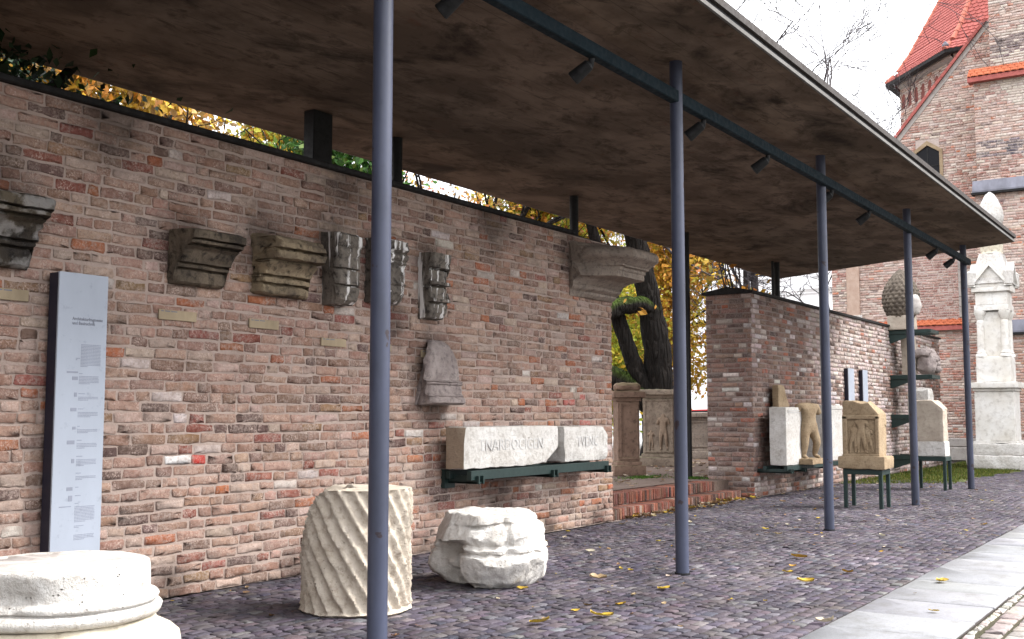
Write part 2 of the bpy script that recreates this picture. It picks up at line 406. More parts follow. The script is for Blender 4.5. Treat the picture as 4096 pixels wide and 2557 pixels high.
M['bark'] = mat_stone('dark_bark', (.020, .0155, .0125), (.012, .0095, .008), (.004, .0035, .003), .7, 5, 1.0)
def ridged(m):
    t = m.node_tree; nt = NT.__new__(NT); nt.mat = m; nt.t = t; nt.b = t.nodes['Principled BSDF']
    nt.pos = t.nodes.new('ShaderNodeNewGeometry').outputs['Position']
    v = nt.voro(1, nt.mapping((9, 9, 1.6)), 'DISTANCE_TO_EDGE'); n = nt.noise(40, 5, .7)
    nt.bump(nt.math('ADD', nt.math('MULTIPLY', nt.ramp(v, [(0, 0), (.35, 1)]), 3), n), 1.0, .05)
    return m
M['mossy_bark'] = mat_stone('mossy_bark', (.020, .016, .012), (.013, .010, .008), (.005, .004, .003), .5, 5, 1.0, moss=1.0)
ridged(M['bark']); ridged(M['mossy_bark'])
M['twig'] = mat_paint('twig_bark', (.05, .042, .045), .8)
M['white_wall'] = mat_stone('white_render', (.80, .80, .80), (.75, .75, .76), (.5, .5, .5), .1, .8, .1)
M['glass'] = mat_paint('dark_window_glass', (.006, .006, .008), .4, var=.05, spec=.15)
M['tile'] = mat_stone('red_clay_tile', (.41, .125, .108), (.33, .095, .082), (.14, .055, .05), .4, 2.5, .3)
M['tile_orange'] = mat_stone('orange_clay_tile', (.50, .15, .07), (.40, .11, .055), (.16, .06, .04), .4, 3, .3)
M['car_red'] = mat_paint('red_car_paint', (.45, .012, .015), .2, var=.02, spec=.5)
M['rubber'] = mat_paint('black_rubber', (.012, .012, .012), .8)
M['cone_stone'] = mat_stone('weathered_pine_cone_stone', (.17, .14, .11), (.09, .072, .058), (.015, .012, .010), .8, 5, .6)
M['cream_stone'] = mat_stone('cream_limestone', (.62, .57, .46), (.52, .46, .36), (.2, .15, .1), .4, 3, .5)
M['flat_stone'] = mat_stone('worn_stone_top', (.50, .46, .43), (.40, .36, .34), (.2, .17, .15), .4, 4, .3)
M['beige_stone'] = mat_stone('beige_limestone', (.45, .39, .32), (.38, .32, .26), (.15, .12, .1), .35, 3, .4)
M['carve'] = mat_paint('carved_shadow_stone', (.60, .585, .565), .9)
M['light_relief'] = mat_stone('pale_relief_stone', (.30, .225, .165), (.24, .175, .125), (.08, .06, .045), .4, 5, .4)
M['brick_pale'] = mat_stone('pale_brick_strip', (.48, .36, .29), (.40, .28, .22), (.2, .12, .1), .3, 6, .4)
M['tile_ridge'] = mat_stone('ridge_tile_clay', (.55, .20, .14), (.46, .16, .12), (.2, .1, .09), .3, 3, .3)
M['tile_dark'] = mat_stone('niche_red_plaster', (.22, .075, .06), (.17, .06, .05), (.08, .04, .03), .3, 3, .3)
M['tan_end'] = mat_stone('tan_shaded_end', (.36, .28, .205), (.29, .22, .16), (.14, .1, .07), .4, 6, .7)
M['altar_stone'] = mat_stone('grey_brown_altar_stone', (.33, .265, .205), (.23, .18, .14), (.05, .04, .032), .6, 3, .6, moss=.4)
M['moss_joint'] = mat_ground('mossy_joint_soil', (.045, .042, .026), (.062, .052, .036), (.040, .052, .016), 3)
M['moss'] = mat_ground('moss', (.05, .09, .012), (.08, .12, .02), (.03, .05, .01), 4)

# ------------------------------------------------------------------ ground, paving
rng = random.Random(11)
def sheet(name, x0, x1, y0, y1, z, mat, nx=1, ny=1, parent=None):
    vs = [(x0+(x1-x0)*i/nx, y0+(y1-y0)*j/ny, z) for j in range(ny+1) for i in range(nx+1)]
    fs = [(j*(nx+1)+i, j*(nx+1)+i+1, (j+1)*(nx+1)+i+1, (j+1)*(nx+1)+i) for j in range(ny) for i in range(nx)]
    m = MB(); m.add(vs, fs); return m.build(name, mat, parent)
WY = 7.15          # front face of the brick walls
tag(sheet('ground', -150, 350, -200, 300, -.022, M['joint']), kind='structure')

CAMP = np.array([0, 0, CAMH])
_ph, _pt = R(PHI), R(PITCH)
_fh = np.array([math.cos(_ph), math.sin(_ph), 0]); _rt = np.array([math.sin(_ph), -math.cos(_ph), 0])
_fw = _fh*math.cos(_pt)+np.array([0, 0, math.sin(_pt)]); _up = -_fh*math.sin(_pt)+np.array([0, 0, math.cos(_pt)])
def in_view(P, mg=.06):
    """used only to leave out pieces that no nearby viewpoint sees and to rank pieces by size"""
    v = np.asarray(P, float)-CAMP; d = v @ _fw
    if d < .3: return False, 99
    a = v @ _rt/d; b = v @ _up/d
    return (abs(a) < .4676+mg and abs(b) < .292+mg), d

def pieces(items, origin, U, V, N, name, mat, parent, limit=300, ring=10, bev=.007, depth=.03, jit=.004, top_jit=.004, keep_all=True, stuff_name=None):
    """items: (u0,u1,v0,v1,n,color).  Rounded-edge blocks on a plane: the largest `limit` in view become
    objects, the rest one joined part."""
    O = np.array(origin, float); U = np.array(U, float); V = np.array(V, float); N = np.array(N, float)
    W0 = np.array(wloc(parent)) if parent is not None else np.zeros(3)
    r = np.random.RandomState(len(items)*7+3)
    t = np.linspace(0, 1, ring, endpoint=False)
    k = len(items)
    A = np.array([i[:5] for i in items], float); C = np.array([i[5] for i in items], float)
    # unit ring of a slightly chamfered rectangle
    per = []
    q = ring//2 - 1
    hn = (ring-4)//2
    c = .06
    base = [(-1+0*c, -1+2*c)] 
    ringpts = []
    nb = (ring-8)//2 if ring >= 10 else 0
    ringpts += [(-1, -.78), (-.88, -1)] + [(-.88+1.76*(i+1)/(nb+1), -1) for i in range(nb)] + [(.88, -1), (1, -.78), (1, .78), (.88, 1)] + [(.88-1.76*(i+1)/(nb+1), 1) for i in range(nb)] + [(-.88, 1), (-1, .78)]
    rp = np.array(ringpts); n_r = len(rp)
    hu = (A[:, 1]-A[:, 0])/2; hv = (A[:, 3]-A[:, 2])/2; cu = (A[:, 0]+A[:, 1])/2; cv = (A[:, 2]+A[:, 3])/2
    # keep chamfer about the same length on long and short sides
    px = np.repeat(rp[None, :, 0], k, 0).copy(); py = np.repeat(rp[None, :, 1], k, 0).copy()
    ca = np.minimum(np.minimum(.20*hv, .22*hu), .011)*r.uniform(.5, 1.4, k)
    corner = ca/np.maximum(hu, 1e-6)
    sel = np.abs(rp[:, 0]) == .88
    px[:, sel] = np.sign(px[:, sel])*(1-corner[:, None])
    sel = np.abs(rp[:, 1]) == .78
    py[:, sel] = np.sign(py[:, sel])*(1-(ca/np.maximum(hv, 1e-6))[:, None])
    ou = cu[:, None]+px*hu[:, None]+r.uniform(-jit, jit, (k, n_r)); ov = cv[:, None]+py*hv[:, None]+r.uniform(-jit, jit, (k, n_r))
    iu = cu[:, None]+px*np.maximum(hu-bev, hu*.4)[:, None]+r.uniform(-jit, jit, (k, n_r)); iv = cv[:, None]+py*np.maximum(hv-bev, hv*.4)[:, None]+r.uniform(-jit, jit, (k, n_r))
    nn = A[:, 4]
    def w(u, v, n): return O+u[..., None]*U+v[..., None]*V+n[..., None]*N
    back = w(ou, ov, np.repeat((nn-depth)[:, None], n_r, 1))
    mid = w(ou, ov, nn[:, None]-bev*.9+r.uniform(-jit, jit, (k, n_r))*.5)
    front = w(iu, iv, nn[:, None]+r.uniform(-top_jit, top_jit, (k, n_r)))
    cen = w(cu, cv, nn+r.uniform(-top_jit, top_jit, k)+.2*top_jit)[:, None, :]
    VV = np.concatenate([back, mid, front, cen], 1)          # k, 3n+1, 3
    fl = []
    for i in range(n_r):
        j = (i+1) % n_r
        fl += [(i, j, n_r+j, n_r+i), (n_r+i, n_r+j, 2*n_r+j, 2*n_r+i)]
    tri = [(2*n_r+i, 2*n_r+(i+1) % n_r, 3*n_r) for i in range(n_r)]
    rank = []
    for i in range(k):
        ok, d = in_view(VV[i, -1], .0)
        rank.append((hu[i]*hv[i]/(d*d) if ok else -1.0/(1+d)))
    order = np.argsort(-np.array(rank)); 
    ind = set(order[:limit].tolist()) if limit else set()
    ind = {i for i in ind if rank[i] > 0}
    flip = np.dot(np.cross(U, V), N) < 0
    def mk(idx, nm):
        me = bpy.data.meshes.new(nm); m = len(idx); nv = 3*n_r+1
        P = (VV[idx]-W0).reshape(-1, 3)
        q4 = np.array(fl)[None]+(np.arange(m)*nv)[:, None, None]; q3 = np.array(tri)[None]+(np.arange(m)*nv)[:, None, None]
        if flip: q4 = q4[..., ::-1]; q3 = q3[..., ::-1]
        q4 = q4.reshape(-1, 4); q3 = q3.reshape(-1, 3)
        me.vertices.add(len(P)); me.vertices.foreach_set('co', P.ravel())
        me.loops.add(q4.size+q3.size); me.loops.foreach_set('vertex_index', np.concatenate([q4.ravel(), q3.ravel()]).astype(np.int32))
        me.polygons.add(len(q4)+len(q3))
        me.polygons.foreach_set('loop_start', np.concatenate([np.arange(len(q4))*4, len(q4)*4+np.arange(len(q3))*3]).astype(np.int32))
        me.update(calc_edges=True); me.validate()
        me.polygons.foreach_set('use_smooth', [True]*len(me.polygons))
        at = me.color_attributes.new('bc', 'FLOAT_COLOR', 'POINT')
        cc = np.concatenate([np.repeat(C[idx], nv, 0), np.ones((m*nv, 1))], 1).astype(np.float32)
        at.data.foreach_set('color', cc.ravel())
        me.materials.append(mat)
        o = bpy.data.objects.new(nm, me); COL.objects.link(o)
        if parent is not None: o.parent = parent
        return o
    for i in sorted(ind): mk([i], name)
    rest = [i for i in range(k) if i not in ind]
    if rest:
        o = mk(rest, stuff_name or (name+'s')); o['kind'] = 'stuff'
    return len(ind)

def jc(c, v, r=rng):
    k = 1+r.uniform(-v, v); return tuple(max(0, min(1, x*k*(1+r.uniform(-v*.25, v*.25)))) for x in c)

# cobbled court (setts laid in wavering rows along the wall)
court = tag(sheet('cobbled_court', 2.0, 60, 2.46, 7.35, -.014, M['joint']), kind='structure')
def sett_color(r):
    k = r.random()
    if k < .5: c = (.062, .052, .067)
    elif k < .75: c = (.080, .065, .074)
    elif k < .9: c = (.046, .042, .057)
    else: c = (.120, .110, .118)
    return jc(c, .28, r)
items = []; y = 2.475; row = 0
while y < 7.13:
    hrow = rng.uniform(.080, .106) if row > 2 else rng.uniform(.090, .100)
    x = 3.0+rng.uniform(0, .1); ph = rng.uniform(0, 6)
    while x < 34:
        l = rng.uniform(.075, .165) if row > 2 else rng.uniform(.10, .15)
        wob = .030*math.sin(x*.8+y*.9)+.022*nz((x, y*.6, 3), 1.1)+.012*nz((x, y, 1), 4) if row > 2 else .004*nz((x, y, 1), 4)
        if in_view((x, y, 0), .10)[0] and not (x > 25 and y > 4.7+.35*nz((x, y, 0), .7)+(33-x)*.05):
            items.append((x, x+l-rng.uniform(.005, .011), y+wob+rng.uniform(-.003, .003), y+wob+hrow-rng.uniform(.005, .011), rng.uniform(-.004, .004)+.014*nz((x, y, 0), .6), tuple(q*(1+.45*nz((x, y, 9), .8)) for q in sett_color(rng))))
        x += l
    y += hrow; row += 1
pieces(items, (0, 0, 0), (1, 0, 0), (0, 1, 0), (0, 0, 1), 'sett', M['sett'], court, ring=8, bev=.006, depth=.02, jit=.006, top_jit=.003)
# flagstone strip
strip = tag(sheet('flagstone_path', 2.0, 60, 1.59, 2.455, -.010, M['joint']), kind='structure')
items = []; x = 5.6
xs = [5.6, 6.2, 6.92, 7.62, 8.30, 9.0, 9.62, 10.17, 11.09, 11.81, 12.5, 13.3]
while xs[-1] < 40: xs.append(xs[-1]+rng.uniform(.6, .85))
for a, b in zip(xs, xs[1:]):
    items.append((a, b-.010, 1.60+rng.uniform(-.008, .008), 2.448+rng.uniform(-.010, .005), rng.uniform(-.002, .003), jc((.225, .225, .235), .12)))
pieces(items, (0, 0, 0), (1, 0, 0), (0, 1, 0), (0, 0, 1), 'flagstone', M['flag'], strip, ring=12, bev=.006, depth=.02, jit=.004, top_jit=.0015)
# paving beyond the strip: pale setts with mossy joints and a row of broken edging stones
far_pav = tag(sheet('side_paving', 2.0, 60, -60, 1.587, -.013, M['moss_joint']), kind='structure')
items = []; x = 6.2
while x < 20:
    l = rng.uniform(.05, .13); items.append((x, x+l-.015, 1.525+rng.uniform(-.01, .01), 1.578, rng.uniform(-.008, .004), jc((.33, .30, .27), .3))); x += l
y = 1.50
while y > -.6:
    hr = rng.uniform(.13, .16); x = 6+rng.uniform(0, .2)
    while x < 20:
        l = rng.uniform(.16, .26)
        if in_view((x, y, 0), .12)[0]: items.append((x, x+l-.022, y-hr+.02, y+.008*math.sin(x*3), rng.uniform(-.006, .005), jc((.27, .235, .215), .2)))
        x += l
    y -= hr
pieces(items, (0, 0, 0), (1, 0, 0), (0, 1, 0), (0, 0, 1), 'paving_stone', M['sett'], far_pav, ring=8, bev=.012, depth=.02, jit=.007)
# raised terrace behind the walls
terrace = tag(MB().box(-40, 33.2, 7.56, 120, -.5, .30).build('terrace', M['earth']), kind='structure')
street = tag(MB().box(33.2, 140, 11.6, 160, -.4, .29).build('street', M['street']), kind='structure')

# ------------------------------------------------------------------ brickwork
def brick_color(r, style='main', z=2.0, x=0.0):
    k = r.random(); 
    if style == 'main':
        if k < .38: c = (.37, .235, .18)
        elif k < .60: c = (.30, .18, .135)
        elif k < .70: c = (.215, .135, .105)
        elif k < .84: c = (.45, .335, .275)
        elif k < .87: c = (.56, .50, .46)
        elif k < .91: c = (.38, .135, .066)
        elif k < .94: c = (.26, .092, .070)
        elif k < .955: c = (.27, .165, .095)
        else: c = (.14, .09, .078)
        return jc(c, .16, r)
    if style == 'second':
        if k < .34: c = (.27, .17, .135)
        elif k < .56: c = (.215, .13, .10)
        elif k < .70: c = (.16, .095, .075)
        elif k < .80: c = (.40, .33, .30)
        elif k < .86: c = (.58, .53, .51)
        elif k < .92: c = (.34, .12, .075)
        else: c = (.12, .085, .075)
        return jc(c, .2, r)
    if style == 'church':
        if k < .4: c = (.44, .30, .25)
        elif k < .65: c = (.52, .415, .355)
        elif k < .78: c = (.36, .20, .165)
        elif k < .94: c = (.58, .50, .44)
        elif k < .97: c = (.50, .19, .11)
        else: c = (.22, .16, .15)
        return jc(c, .15, r)
    if style == 'church_red':
        if k < .5: c = (.30, .155, .13)
        elif k < .75: c = (.36, .21, .175)
        elif k < .9: c = (.25, .13, .115)
        else: c = (.42, .30, .26)
        return jc(c, .15, r)
def lay_bricks(u0, u1, v0, v1, ch, r, style, inside=None, ls=(.25, .325), lh=(.12, .155), jn=(.013, .024), jv=(.014, .024), proud=(-.002, .006), special=None, colfn=None):
    """courses of mixed stretchers and headers; inside(u0,u1,v0,v1)->None or clipped (u0,u1)"""
    out = []; nv = int(round((v1-v0)/ch)); ch = (v1-v0)/nv
    for c in range(nv):
        v = v0+c*ch; u = u0-r.uniform(0, .2); jvv = r.uniform(*jv)
        while u < u1:
            l = r.uniform(*ls) if r.random() < .58 else r.uniform(*lh)
            if r.random() < .05: l *= .6
            a, b = max(u, u0+.002), min(u+l, u1-.002); u += l+r.uniform(*jn)
            if u1-u < .06: b = u1-.002; u = u1+1
            if b-a < .035: continue
            va, vb = v+jvv*.5+r.uniform(-.004, .003), v+ch-jvv*.5+r.uniform(-.003, .004)
            wv = .007*math.sin(a*1.7+c*.35)+.004*math.sin(a*5.1+c*1.9)
            if inside:
                cl = inside(a, b, va, vb)
                if cl is None: continue
                a, b = cl
                if b-a < .03: continue
            col = (colfn(a, va) if colfn else None) or brick_color(r, style)
            if special:
                sp = special(a, b, va, vb)
                if sp: col = sp
            out.append((a, b, va+wv, vb+wv, r.uniform(*proud)+(r.uniform(.003, .008) if r.random() < .22 else 0), col))
    return out
CH = .0865
# ---- main wall
WX0, WX1, WTOP, WTH = -16.0, 13.30, 3.78, .80  # left end carried on out of view to keep light out
wall1 = empty('brick_wall', (5.0, WY, 0), 'long weathered brick wall with carved fragments mounted on it under the canopy', 'wall')
MB().box(WX0, WX1-.008, WY+.005, WY+WTH, 0, WTOP).build('mortar_core', M['mortar'], wall1)
r1 = random.Random(5)
def sp1(a, b, va, vb):      # a few bricks one recognises
    m = (a+b)/2; z = (va+vb)/2
    if 6.05 < a < 6.22 and 1.05 < z < 1.14: return (.50, .045, .035)
    if 5.72 < a < 5.90 and 1.05 < z < 1.14: return (.80, .79, .77)
    if 11.9 < m < 12.9 and 1.25 < z < 1.75 and (m*37 % 1) < .3: return (.42, .12, .10)
    return None
items = lay_bricks(4.0, WX1, 0, WTOP, CH, r1, 'main', special=sp1)
items += lay_bricks(1.0, 4.0, 0, WTOP, CH, r1, 'main')
pieces(items, (0, WY, 0), (1, 0, 0), (0, 0, 1), (0, -1, 0), 'brick', M['brick'], wall1, ring=12, bev=.0055, depth=.024, jit=.0075, top_jit=.0038)
items = lay_bricks(0, WTH, 0, WTOP, CH, r1, 'main')
pieces(items, (WX1, WY, 0), (0, 1, 0), (0, 0, 1), (1, 0, 0), 'end_brick', M['brick'], wall1, limit=0, bev=.009, depth=.024, stuff_name='end_bricks')
MB().box(WX0, 12.25, WY-.05, WY+WTH+.06, WTOP+.002, WTOP+.055, bev=.01).build('coping', M['coping'], wall1)
MB().box(12.25, WX1+.04, WY+.05, WY+WTH+.06, WTOP+.002, WTOP+.03, bev=.01).build('coping', M['coping'], wall1)
# ---- second wall
VX0, VX1, VTOP, VTH = 18.35, 32.9, 3.58, .86
VY = 7.08
wall2 = empty('brick_wall', (25, VY, 0), 'darker brick wall beyond the steps, with its pier end facing the opening', 'wall')
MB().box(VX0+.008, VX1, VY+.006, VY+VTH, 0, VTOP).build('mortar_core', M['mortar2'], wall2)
r2 = random.Random(9)
def col2(a, v):      # limewashed zone and old paint patch on this wall
    f = nz((a*.45, v*.7, 3.3), 1.0)+.25*min(1, max(0, (a-24)/3))
    if f > .12 and r2.random() < .75: return jc((.50, .42, .39), .2, r2)
    if 22.3 < a < 22.9 and 1.5 < v < 2.6: return jc((.47, .42, .42), .2, r2) if r2.random() < .6 else jc((.12, .10, .12), .2, r2)
    return None
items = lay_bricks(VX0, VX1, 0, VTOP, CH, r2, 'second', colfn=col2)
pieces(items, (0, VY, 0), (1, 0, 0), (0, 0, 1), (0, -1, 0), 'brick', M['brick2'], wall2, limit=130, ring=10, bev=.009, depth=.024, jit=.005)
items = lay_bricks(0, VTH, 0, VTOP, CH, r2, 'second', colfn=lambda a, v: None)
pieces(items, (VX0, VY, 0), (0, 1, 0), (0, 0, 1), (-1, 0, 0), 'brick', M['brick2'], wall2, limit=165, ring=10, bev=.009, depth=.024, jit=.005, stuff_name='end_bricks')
cp = MB(); cp.prism([(VY-.05, VTOP+.002), (VY+VTH+.05, VTOP+.002), (VY+VTH+.05, VTOP+.05), (VY+VTH/2, VTOP+.13), (VY-.05, VTOP+.05)], VX0-.06, VX1+.05, 'x')
cp.build('coping', M['coping'], wall2)
items = lay_bricks(VX0+.3, VX0+.95, 0, .16, .08, r2, 'church_red')

# ------------------------------------------------------------------ brick steps in the opening
steps = empty('brick_steps', (15.6, 7.2, 0), 'two red brick steps leading up through the opening between the walls', 'steps')
rs = random.Random(3)
def step(x0, x1, y0, y1, z0, z1):
    MB().box(x0, x1, y0+.012, y1, z0-.3 if z0 < .05 else z0, z1-.012).build('step_core', M['mortar2'], steps)
    it = []; x = x0
    while x < x1-.03:
        l = rs.uniform(.062, .082)
        k = rs.random(); c = (.17, .052, .034) if k < .35 else (.12, .052, .038) if k < .62 else (.22, .085, .052) if k < .78 else (.075, .042, .035) if k < .90 else (.20, .13, .10) if k < .97 else (.45, .38, .34)
        it.append((x+.004, min(x+l, x1)-.006, 0, 1, 0, jc(c, .45, rs))); x += l
    for (a, b, _, _, _, c) in it:
        m = MB(); m.col = c; j = lambda: rs.uniform(-.005, .005)
        m.box(a, b, y0+j()*1.5, y0+.30, z0+.001, z1+j()*.8, bev=.008)
        me = m.mesh('brick', 40); o = link('brick', me, M['brickstep'], steps)
step(13.31, 17.95, 7.16, 7.56, 0.0, .155)
step(13.31, 17.62, 7.50, 7.95, .150, .312)

# ------------------------------------------------------------------ canopy
canopy = empty('canopy', (14.0, 4.35, 0), 'flat concrete canopy roof on a row of slender slate-blue steel poles', 'canopy')
SZ = 4.78; FY0, BY = 3.50, 9.38
NEARX = -16.0  # unseen near end, drawn out to block light from the left
def roof_poly(off): return [(NEARX-off, FY0-off), (22.95+off, FY0-off), (26.1+off, BY+off), (NEARX-off, BY+off)]
me = MB().prism(roof_poly(0), SZ, SZ+.14, 'z').mesh('roof_slab')
link('roof_slab', me, M['soffit'], canopy)
def edge_band(name, off0, off1, z0, z1, mat):
    p0, p1 = roof_poly(off0), roof_poly(off1); m = MB(); n = 4
    vs = [(x, y, z) for p, z in ((p0, z0), (p1, z0), (p1, z1), (p0, z1)) for (x, y) in p]
    fs = []
    for i in range(n):
        j = (i+1) % n
        for a, b in ((0, 1), (1, 2), (2, 3), (3, 0)): fs.append((a*n+i, a*n+j, b*n+j, b*n+i))
    m.add(vs, fs); return m.build(name, mat, canopy)
edge_band('edge_strip', .002, .028, SZ+.004, SZ+.040, M['slab_edge'])
edge_band('shadow_joint', .002, .012, SZ+.042, SZ+.080, M['roof_dark'])
edge_band('edge_trim', .002, .045, SZ+.082, SZ+.150, M['roof_edge'])
MB().prism(roof_poly(.0), SZ+.141, SZ+.146, 'z').build('roof_covering', M['roof_edge'], canopy)
POLES = [(-8.3, 4.30), (-3.9, 4.30), (0.55, 4.30), (5.06, 4.30), (9.32, 4.30), (13.83, 4.36), (18.25, 4.36), (22.83, 4.40)]
for (x, y) in POLES:
    p = MB().cyl((x, y, -.02), (x, y, SZ+.001), .061, n=32).build('post', M['pole'], canopy, smooth=40)
    MB().cyl((x, y, -.004), (x, y, .012), .070, n=24).build('foot_ring', M['black_steel'], p, smooth=40)
rail = MB(); rail.box(-15.5, 22.83, 4.30-.045, 4.30+.045, 4.375, 4.49, bev=.008); rail.build('lamp_rail', M['rail'], canopy)
for x in (10.1, 14.35, 18.42, 23.2):
    MB().cyl((x, 8.35, .25), (x, 8.35, SZ+.001), .068, n=20).build('rear_post', M['black_steel'], canopy, smooth=40)
MB().box(8.60, 8.90, 8.28, 8.44, 3.0, SZ+.001, bev=.01).build('rear_pier', M['black_steel'], canopy)
MB().cyl((22.95, 8.35, .25), (22.95, 8.35, SZ+.001), .03, n=12).build('downpipe', M['black_steel'], canopy, smooth=40)
# spotlights
spots = [(5.89, 'nearest'), (7.69, 'second'), (9.96, 'third'), (11.75, 'fourth'), (14.09, 'fifth'), (15.84, 'sixth'), (20.09, 'seventh'), (21.47, 'last')]
for i, (x, w) in enumerate(spots):
    s = empty('spotlight', (x, 4.30, 4.36), None, 'spotlight', 'spotlights under the canopy rail')
    s['label'] = ['black spotlight at the top edge of the photo, nearest on the rail', 'black spotlight between first and second pole, half way down the rail', 'black spotlight just beyond the second pole from the left',
                  'black spotlight half way between second and third pole from the left', 'black spotlight just beyond the third pole from the left', 'black spotlight between third and fourth pole, farther of the two',
                  'black spotlight nearer of the pair beside the last pole', 'black spotlight touching the last pole at the rail end'][i]
    MB().tube([(x, 4.30, 4.365), (x, 4.31, 4.31), (x, 4.345, 4.275), (x, 4.39, 4.262)], [.026, .028, .032, .04], 12).build('arm', M['spot'], s, smooth=50)
    a = Vector((x-.02, 4.36, 4.28)); d = Vector((-.25, .75, -.62)).normalized()
    h = MB(); h.tube([a-d*.07, a-d*.05, a+d*.03, a+d*.12, a+d*.125, a+d*.10], [.028, .05, .056, .062, .056, .05], 18); h.build('lamp_head', M['spot'], s, smooth=35)
# ------------------------------------------------------------------ free-standing stones in the court
def put(name, me, mat, label, cat, group=None):
    o = link(name, me, mat); recenter(o); return tag(o, label, cat, group)
# white column base, front left
cb = (3.42, 5.02, 0)
base = empty('column_stump', cb, 'large round white column base in the front left corner', 'column base')
def chipfn(seed, amp=.010, sc=5):
    def f(r, z, t):
        p = (r*math.cos(t), r*math.sin(t), z); return r+amp*fbm(p, sc, seed), z+amp*.6*fbm(p, sc*.8, seed+3)
    return f
def dens(prof, d=.02):
    out = [prof[0]]
    for (a, b) in zip(prof, prof[1:]):
        n = max(1, int(math.hypot(b[0]-a[0], b[1]-a[1])/d))
        out += [(a[0]+(b[0]-a[0])*i/n, a[1]+(b[1]-a[1])*i/n) for i in range(1, n+1)]
    return out
def cb_f(r, z, t):
    rr, zz = chipfn(2, .008, 4)(r, z, t)
    a = math.atan2(math.sin(t-R(212)), math.cos(t-R(212)))      # broken patch on the left of the drum
    k = math.exp(-(a/.30)**2)*math.exp(-((z-.57)/.085)**2)
    rr -= .055*k*(1 if r > .3 else 0)+.018*k*nz((t*6, z*14, 1), 2)
    return rr, zz
prof = dens([(.02, .44), (.475, .44), (.502, .452), (.513, .470), (.516, .485), (.503, .500), (.476, .506), (.472, .512), (.492, .520), (.497, .534), (.489, .548), (.462, .556), (.452, .563), (.4515, .60), (.449, .680), (.444, .7), (.432, .708), (.02, .706)], .018)
drum = MB().lathe(prof, cb, 128, cb_f).build('drum', M['white_stone'], base, smooth=55)
prof = dens([(.02, 0), (.60, 0), (.62, .02), (.62, .16), (.60, .18), (.575, .19), (.60, .23), (.612, .28), (.60, .33), (.56, .368), (.51, .39), (.485, .405), (.482, .43), (.47, .438), (.02, .438)], .03)
MB().lathe(prof, cb, 112, chipfn(7, .012, 4)).build('plinth_torus', M['cream_stone'], base, smooth=55)
MB().lathe([(.01, 0), (.395, 0), (.392, .004), (.01, .005)], (cb[0], cb[1], .7055), 64, chipfn(4, .012, 6)).build('worn_top', M['flat_stone'], base, smooth=50)
# spiral-fluted column drum
dc = (6.30, 5.56, 0); nfl = 22
def flute(r, z, t):
    tw = t+z*1.5
    w = (tw*nfl/(2*math.pi)) % 1.0
    g = math.sin(math.pi*w)**.8
    rr = r-.040*g if .03 < z < .885 and r > .36 else r
    p = (r*math.cos(t), r*math.sin(t), z)
    rr += .014*fbm(p, 5, 4)+.007*fbm(p, 26, 14)-.05*max(0, nz(p, 9, 17)-.36)
    a = math.atan2(math.sin(t-R(128)), math.cos(t-R(128)))      # shoulder broken away on the left
    cut = .93-.46*math.exp(-(a/.62)**2)-.03*abs(fbm(p, 6, 9))
    zz = z+.008*fbm(p, 5, 6)
    if zz > cut: 
        k = (zz-cut); rr = r-k*.75 if r > .05 else r; zz = cut+k*.35+.02*fbm(p, 7, 8)
    return max(rr, .005), zz
prof = dens([(.01, 0), (.39, 0), (.418, .02), (.42, .88), (.405, .9), (.01, .905)], .022)
put('fluted_drum', MB().lathe(prof, dc, 264, flute).mesh('fluted_drum', 60), M['tan_stone'], 'tan column drum with spiral flutes behind the nearest pole', 'column drum')
# broken white base fragment
fc = (7.92, 5.46, 0)
lft = math.atan2(.834, -.5515)      # direction of the camera's left hand
def broken(r, z, t):
    p = (r*math.cos(t), r*math.sin(t), z)
    rr = r+.04*fbm(p, 3.2, 11)*(1 if r > .1 else 0)+.016*fbm(p, 11, 13)-.05*max(0, abs(nz(p, 2.6, 21))-.28)*(1 if r > .1 else 0); zz = z+.022*fbm(p, 4, 12)
    a = math.atan2(math.sin(t-lft-.62), math.cos(t-lft-.62))
    if r > .1: rr -= .24*math.exp(-(a/.40)**4)*max(0, min(1, (.40-z)/.06))*(1+.4*nz(p, 8, 3))
    a2 = math.atan2(math.sin(t-lft-1.9), math.cos(t-lft-1.9)); 
    if r > .1: rr -= .022*math.exp(-(a2/.07)**2)*(1 if z > .3 else .3)
    rr -= .05*max(0, math.cos(t-lft-2.9))*max(0, (z-.3)/.3) if r > .1 else 0
    a3 = math.atan2(math.sin(t-lft-1.0), math.cos(t-lft-1.0))
    if r > .2 and .50 < z < .545 : rr -= .05*math.exp(-(a3/.6)**2)
    zz -= .03*max(0, math.cos(t-lft-2.6))*(1 if z > .55 else 0)
    return max(rr, .01), zz
prof = dens([(.01, .03), (.36, .0), (.43, .05), (.50, .10), (.535, .16), (.54, .22), (.515, .265), (.485, .28), (.475, .295), (.495, .31), (.50, .33), (.475, .345), (.468, .36), (.49, .40), (.502, .44), (.49, .49), (.462, .515), (.445, .53), (.448, .57), (.435, .60), (.41, .612), (.01, .615)], .02)
me = MB().lathe(prof, fc, 170, broken).mesh('base_fragment', False)
fr_ = random.Random(12); tocam = Vector((-.834, -.5515, 0)); left_ = Vector((-.5515, .834, 0)); C0 = Vector(fc)+Vector((0, 0, .3))
pl = []
for (a_, b_, c_, dd) in ((.9, .5, -.5, .47), (.85, -.45, -.55, .50), (.3, -1, .35, .44), (.5, -.8, -.5, .47), (.2, 1, .5, .44), (.7, .7, .6, .46), (1, 0, -.75, .48), (.95, -.2, .3, .475), (.75, .25, .9, .50), (.1, -.9, -.1, .485), (.6, -.6, .75, .49)):
    n_ = (tocam*a_+left_*b_+Vector((0, 0, c_))).normalized(); pl.append((C0+n_*dd, n_))
chip(me, pl); roughen(me, .010, 14, 5, 4); me.polygons.foreach_set('use_smooth', [True]*len(me.polygons)); me.set_sharp_from_angle(angle=R(28))
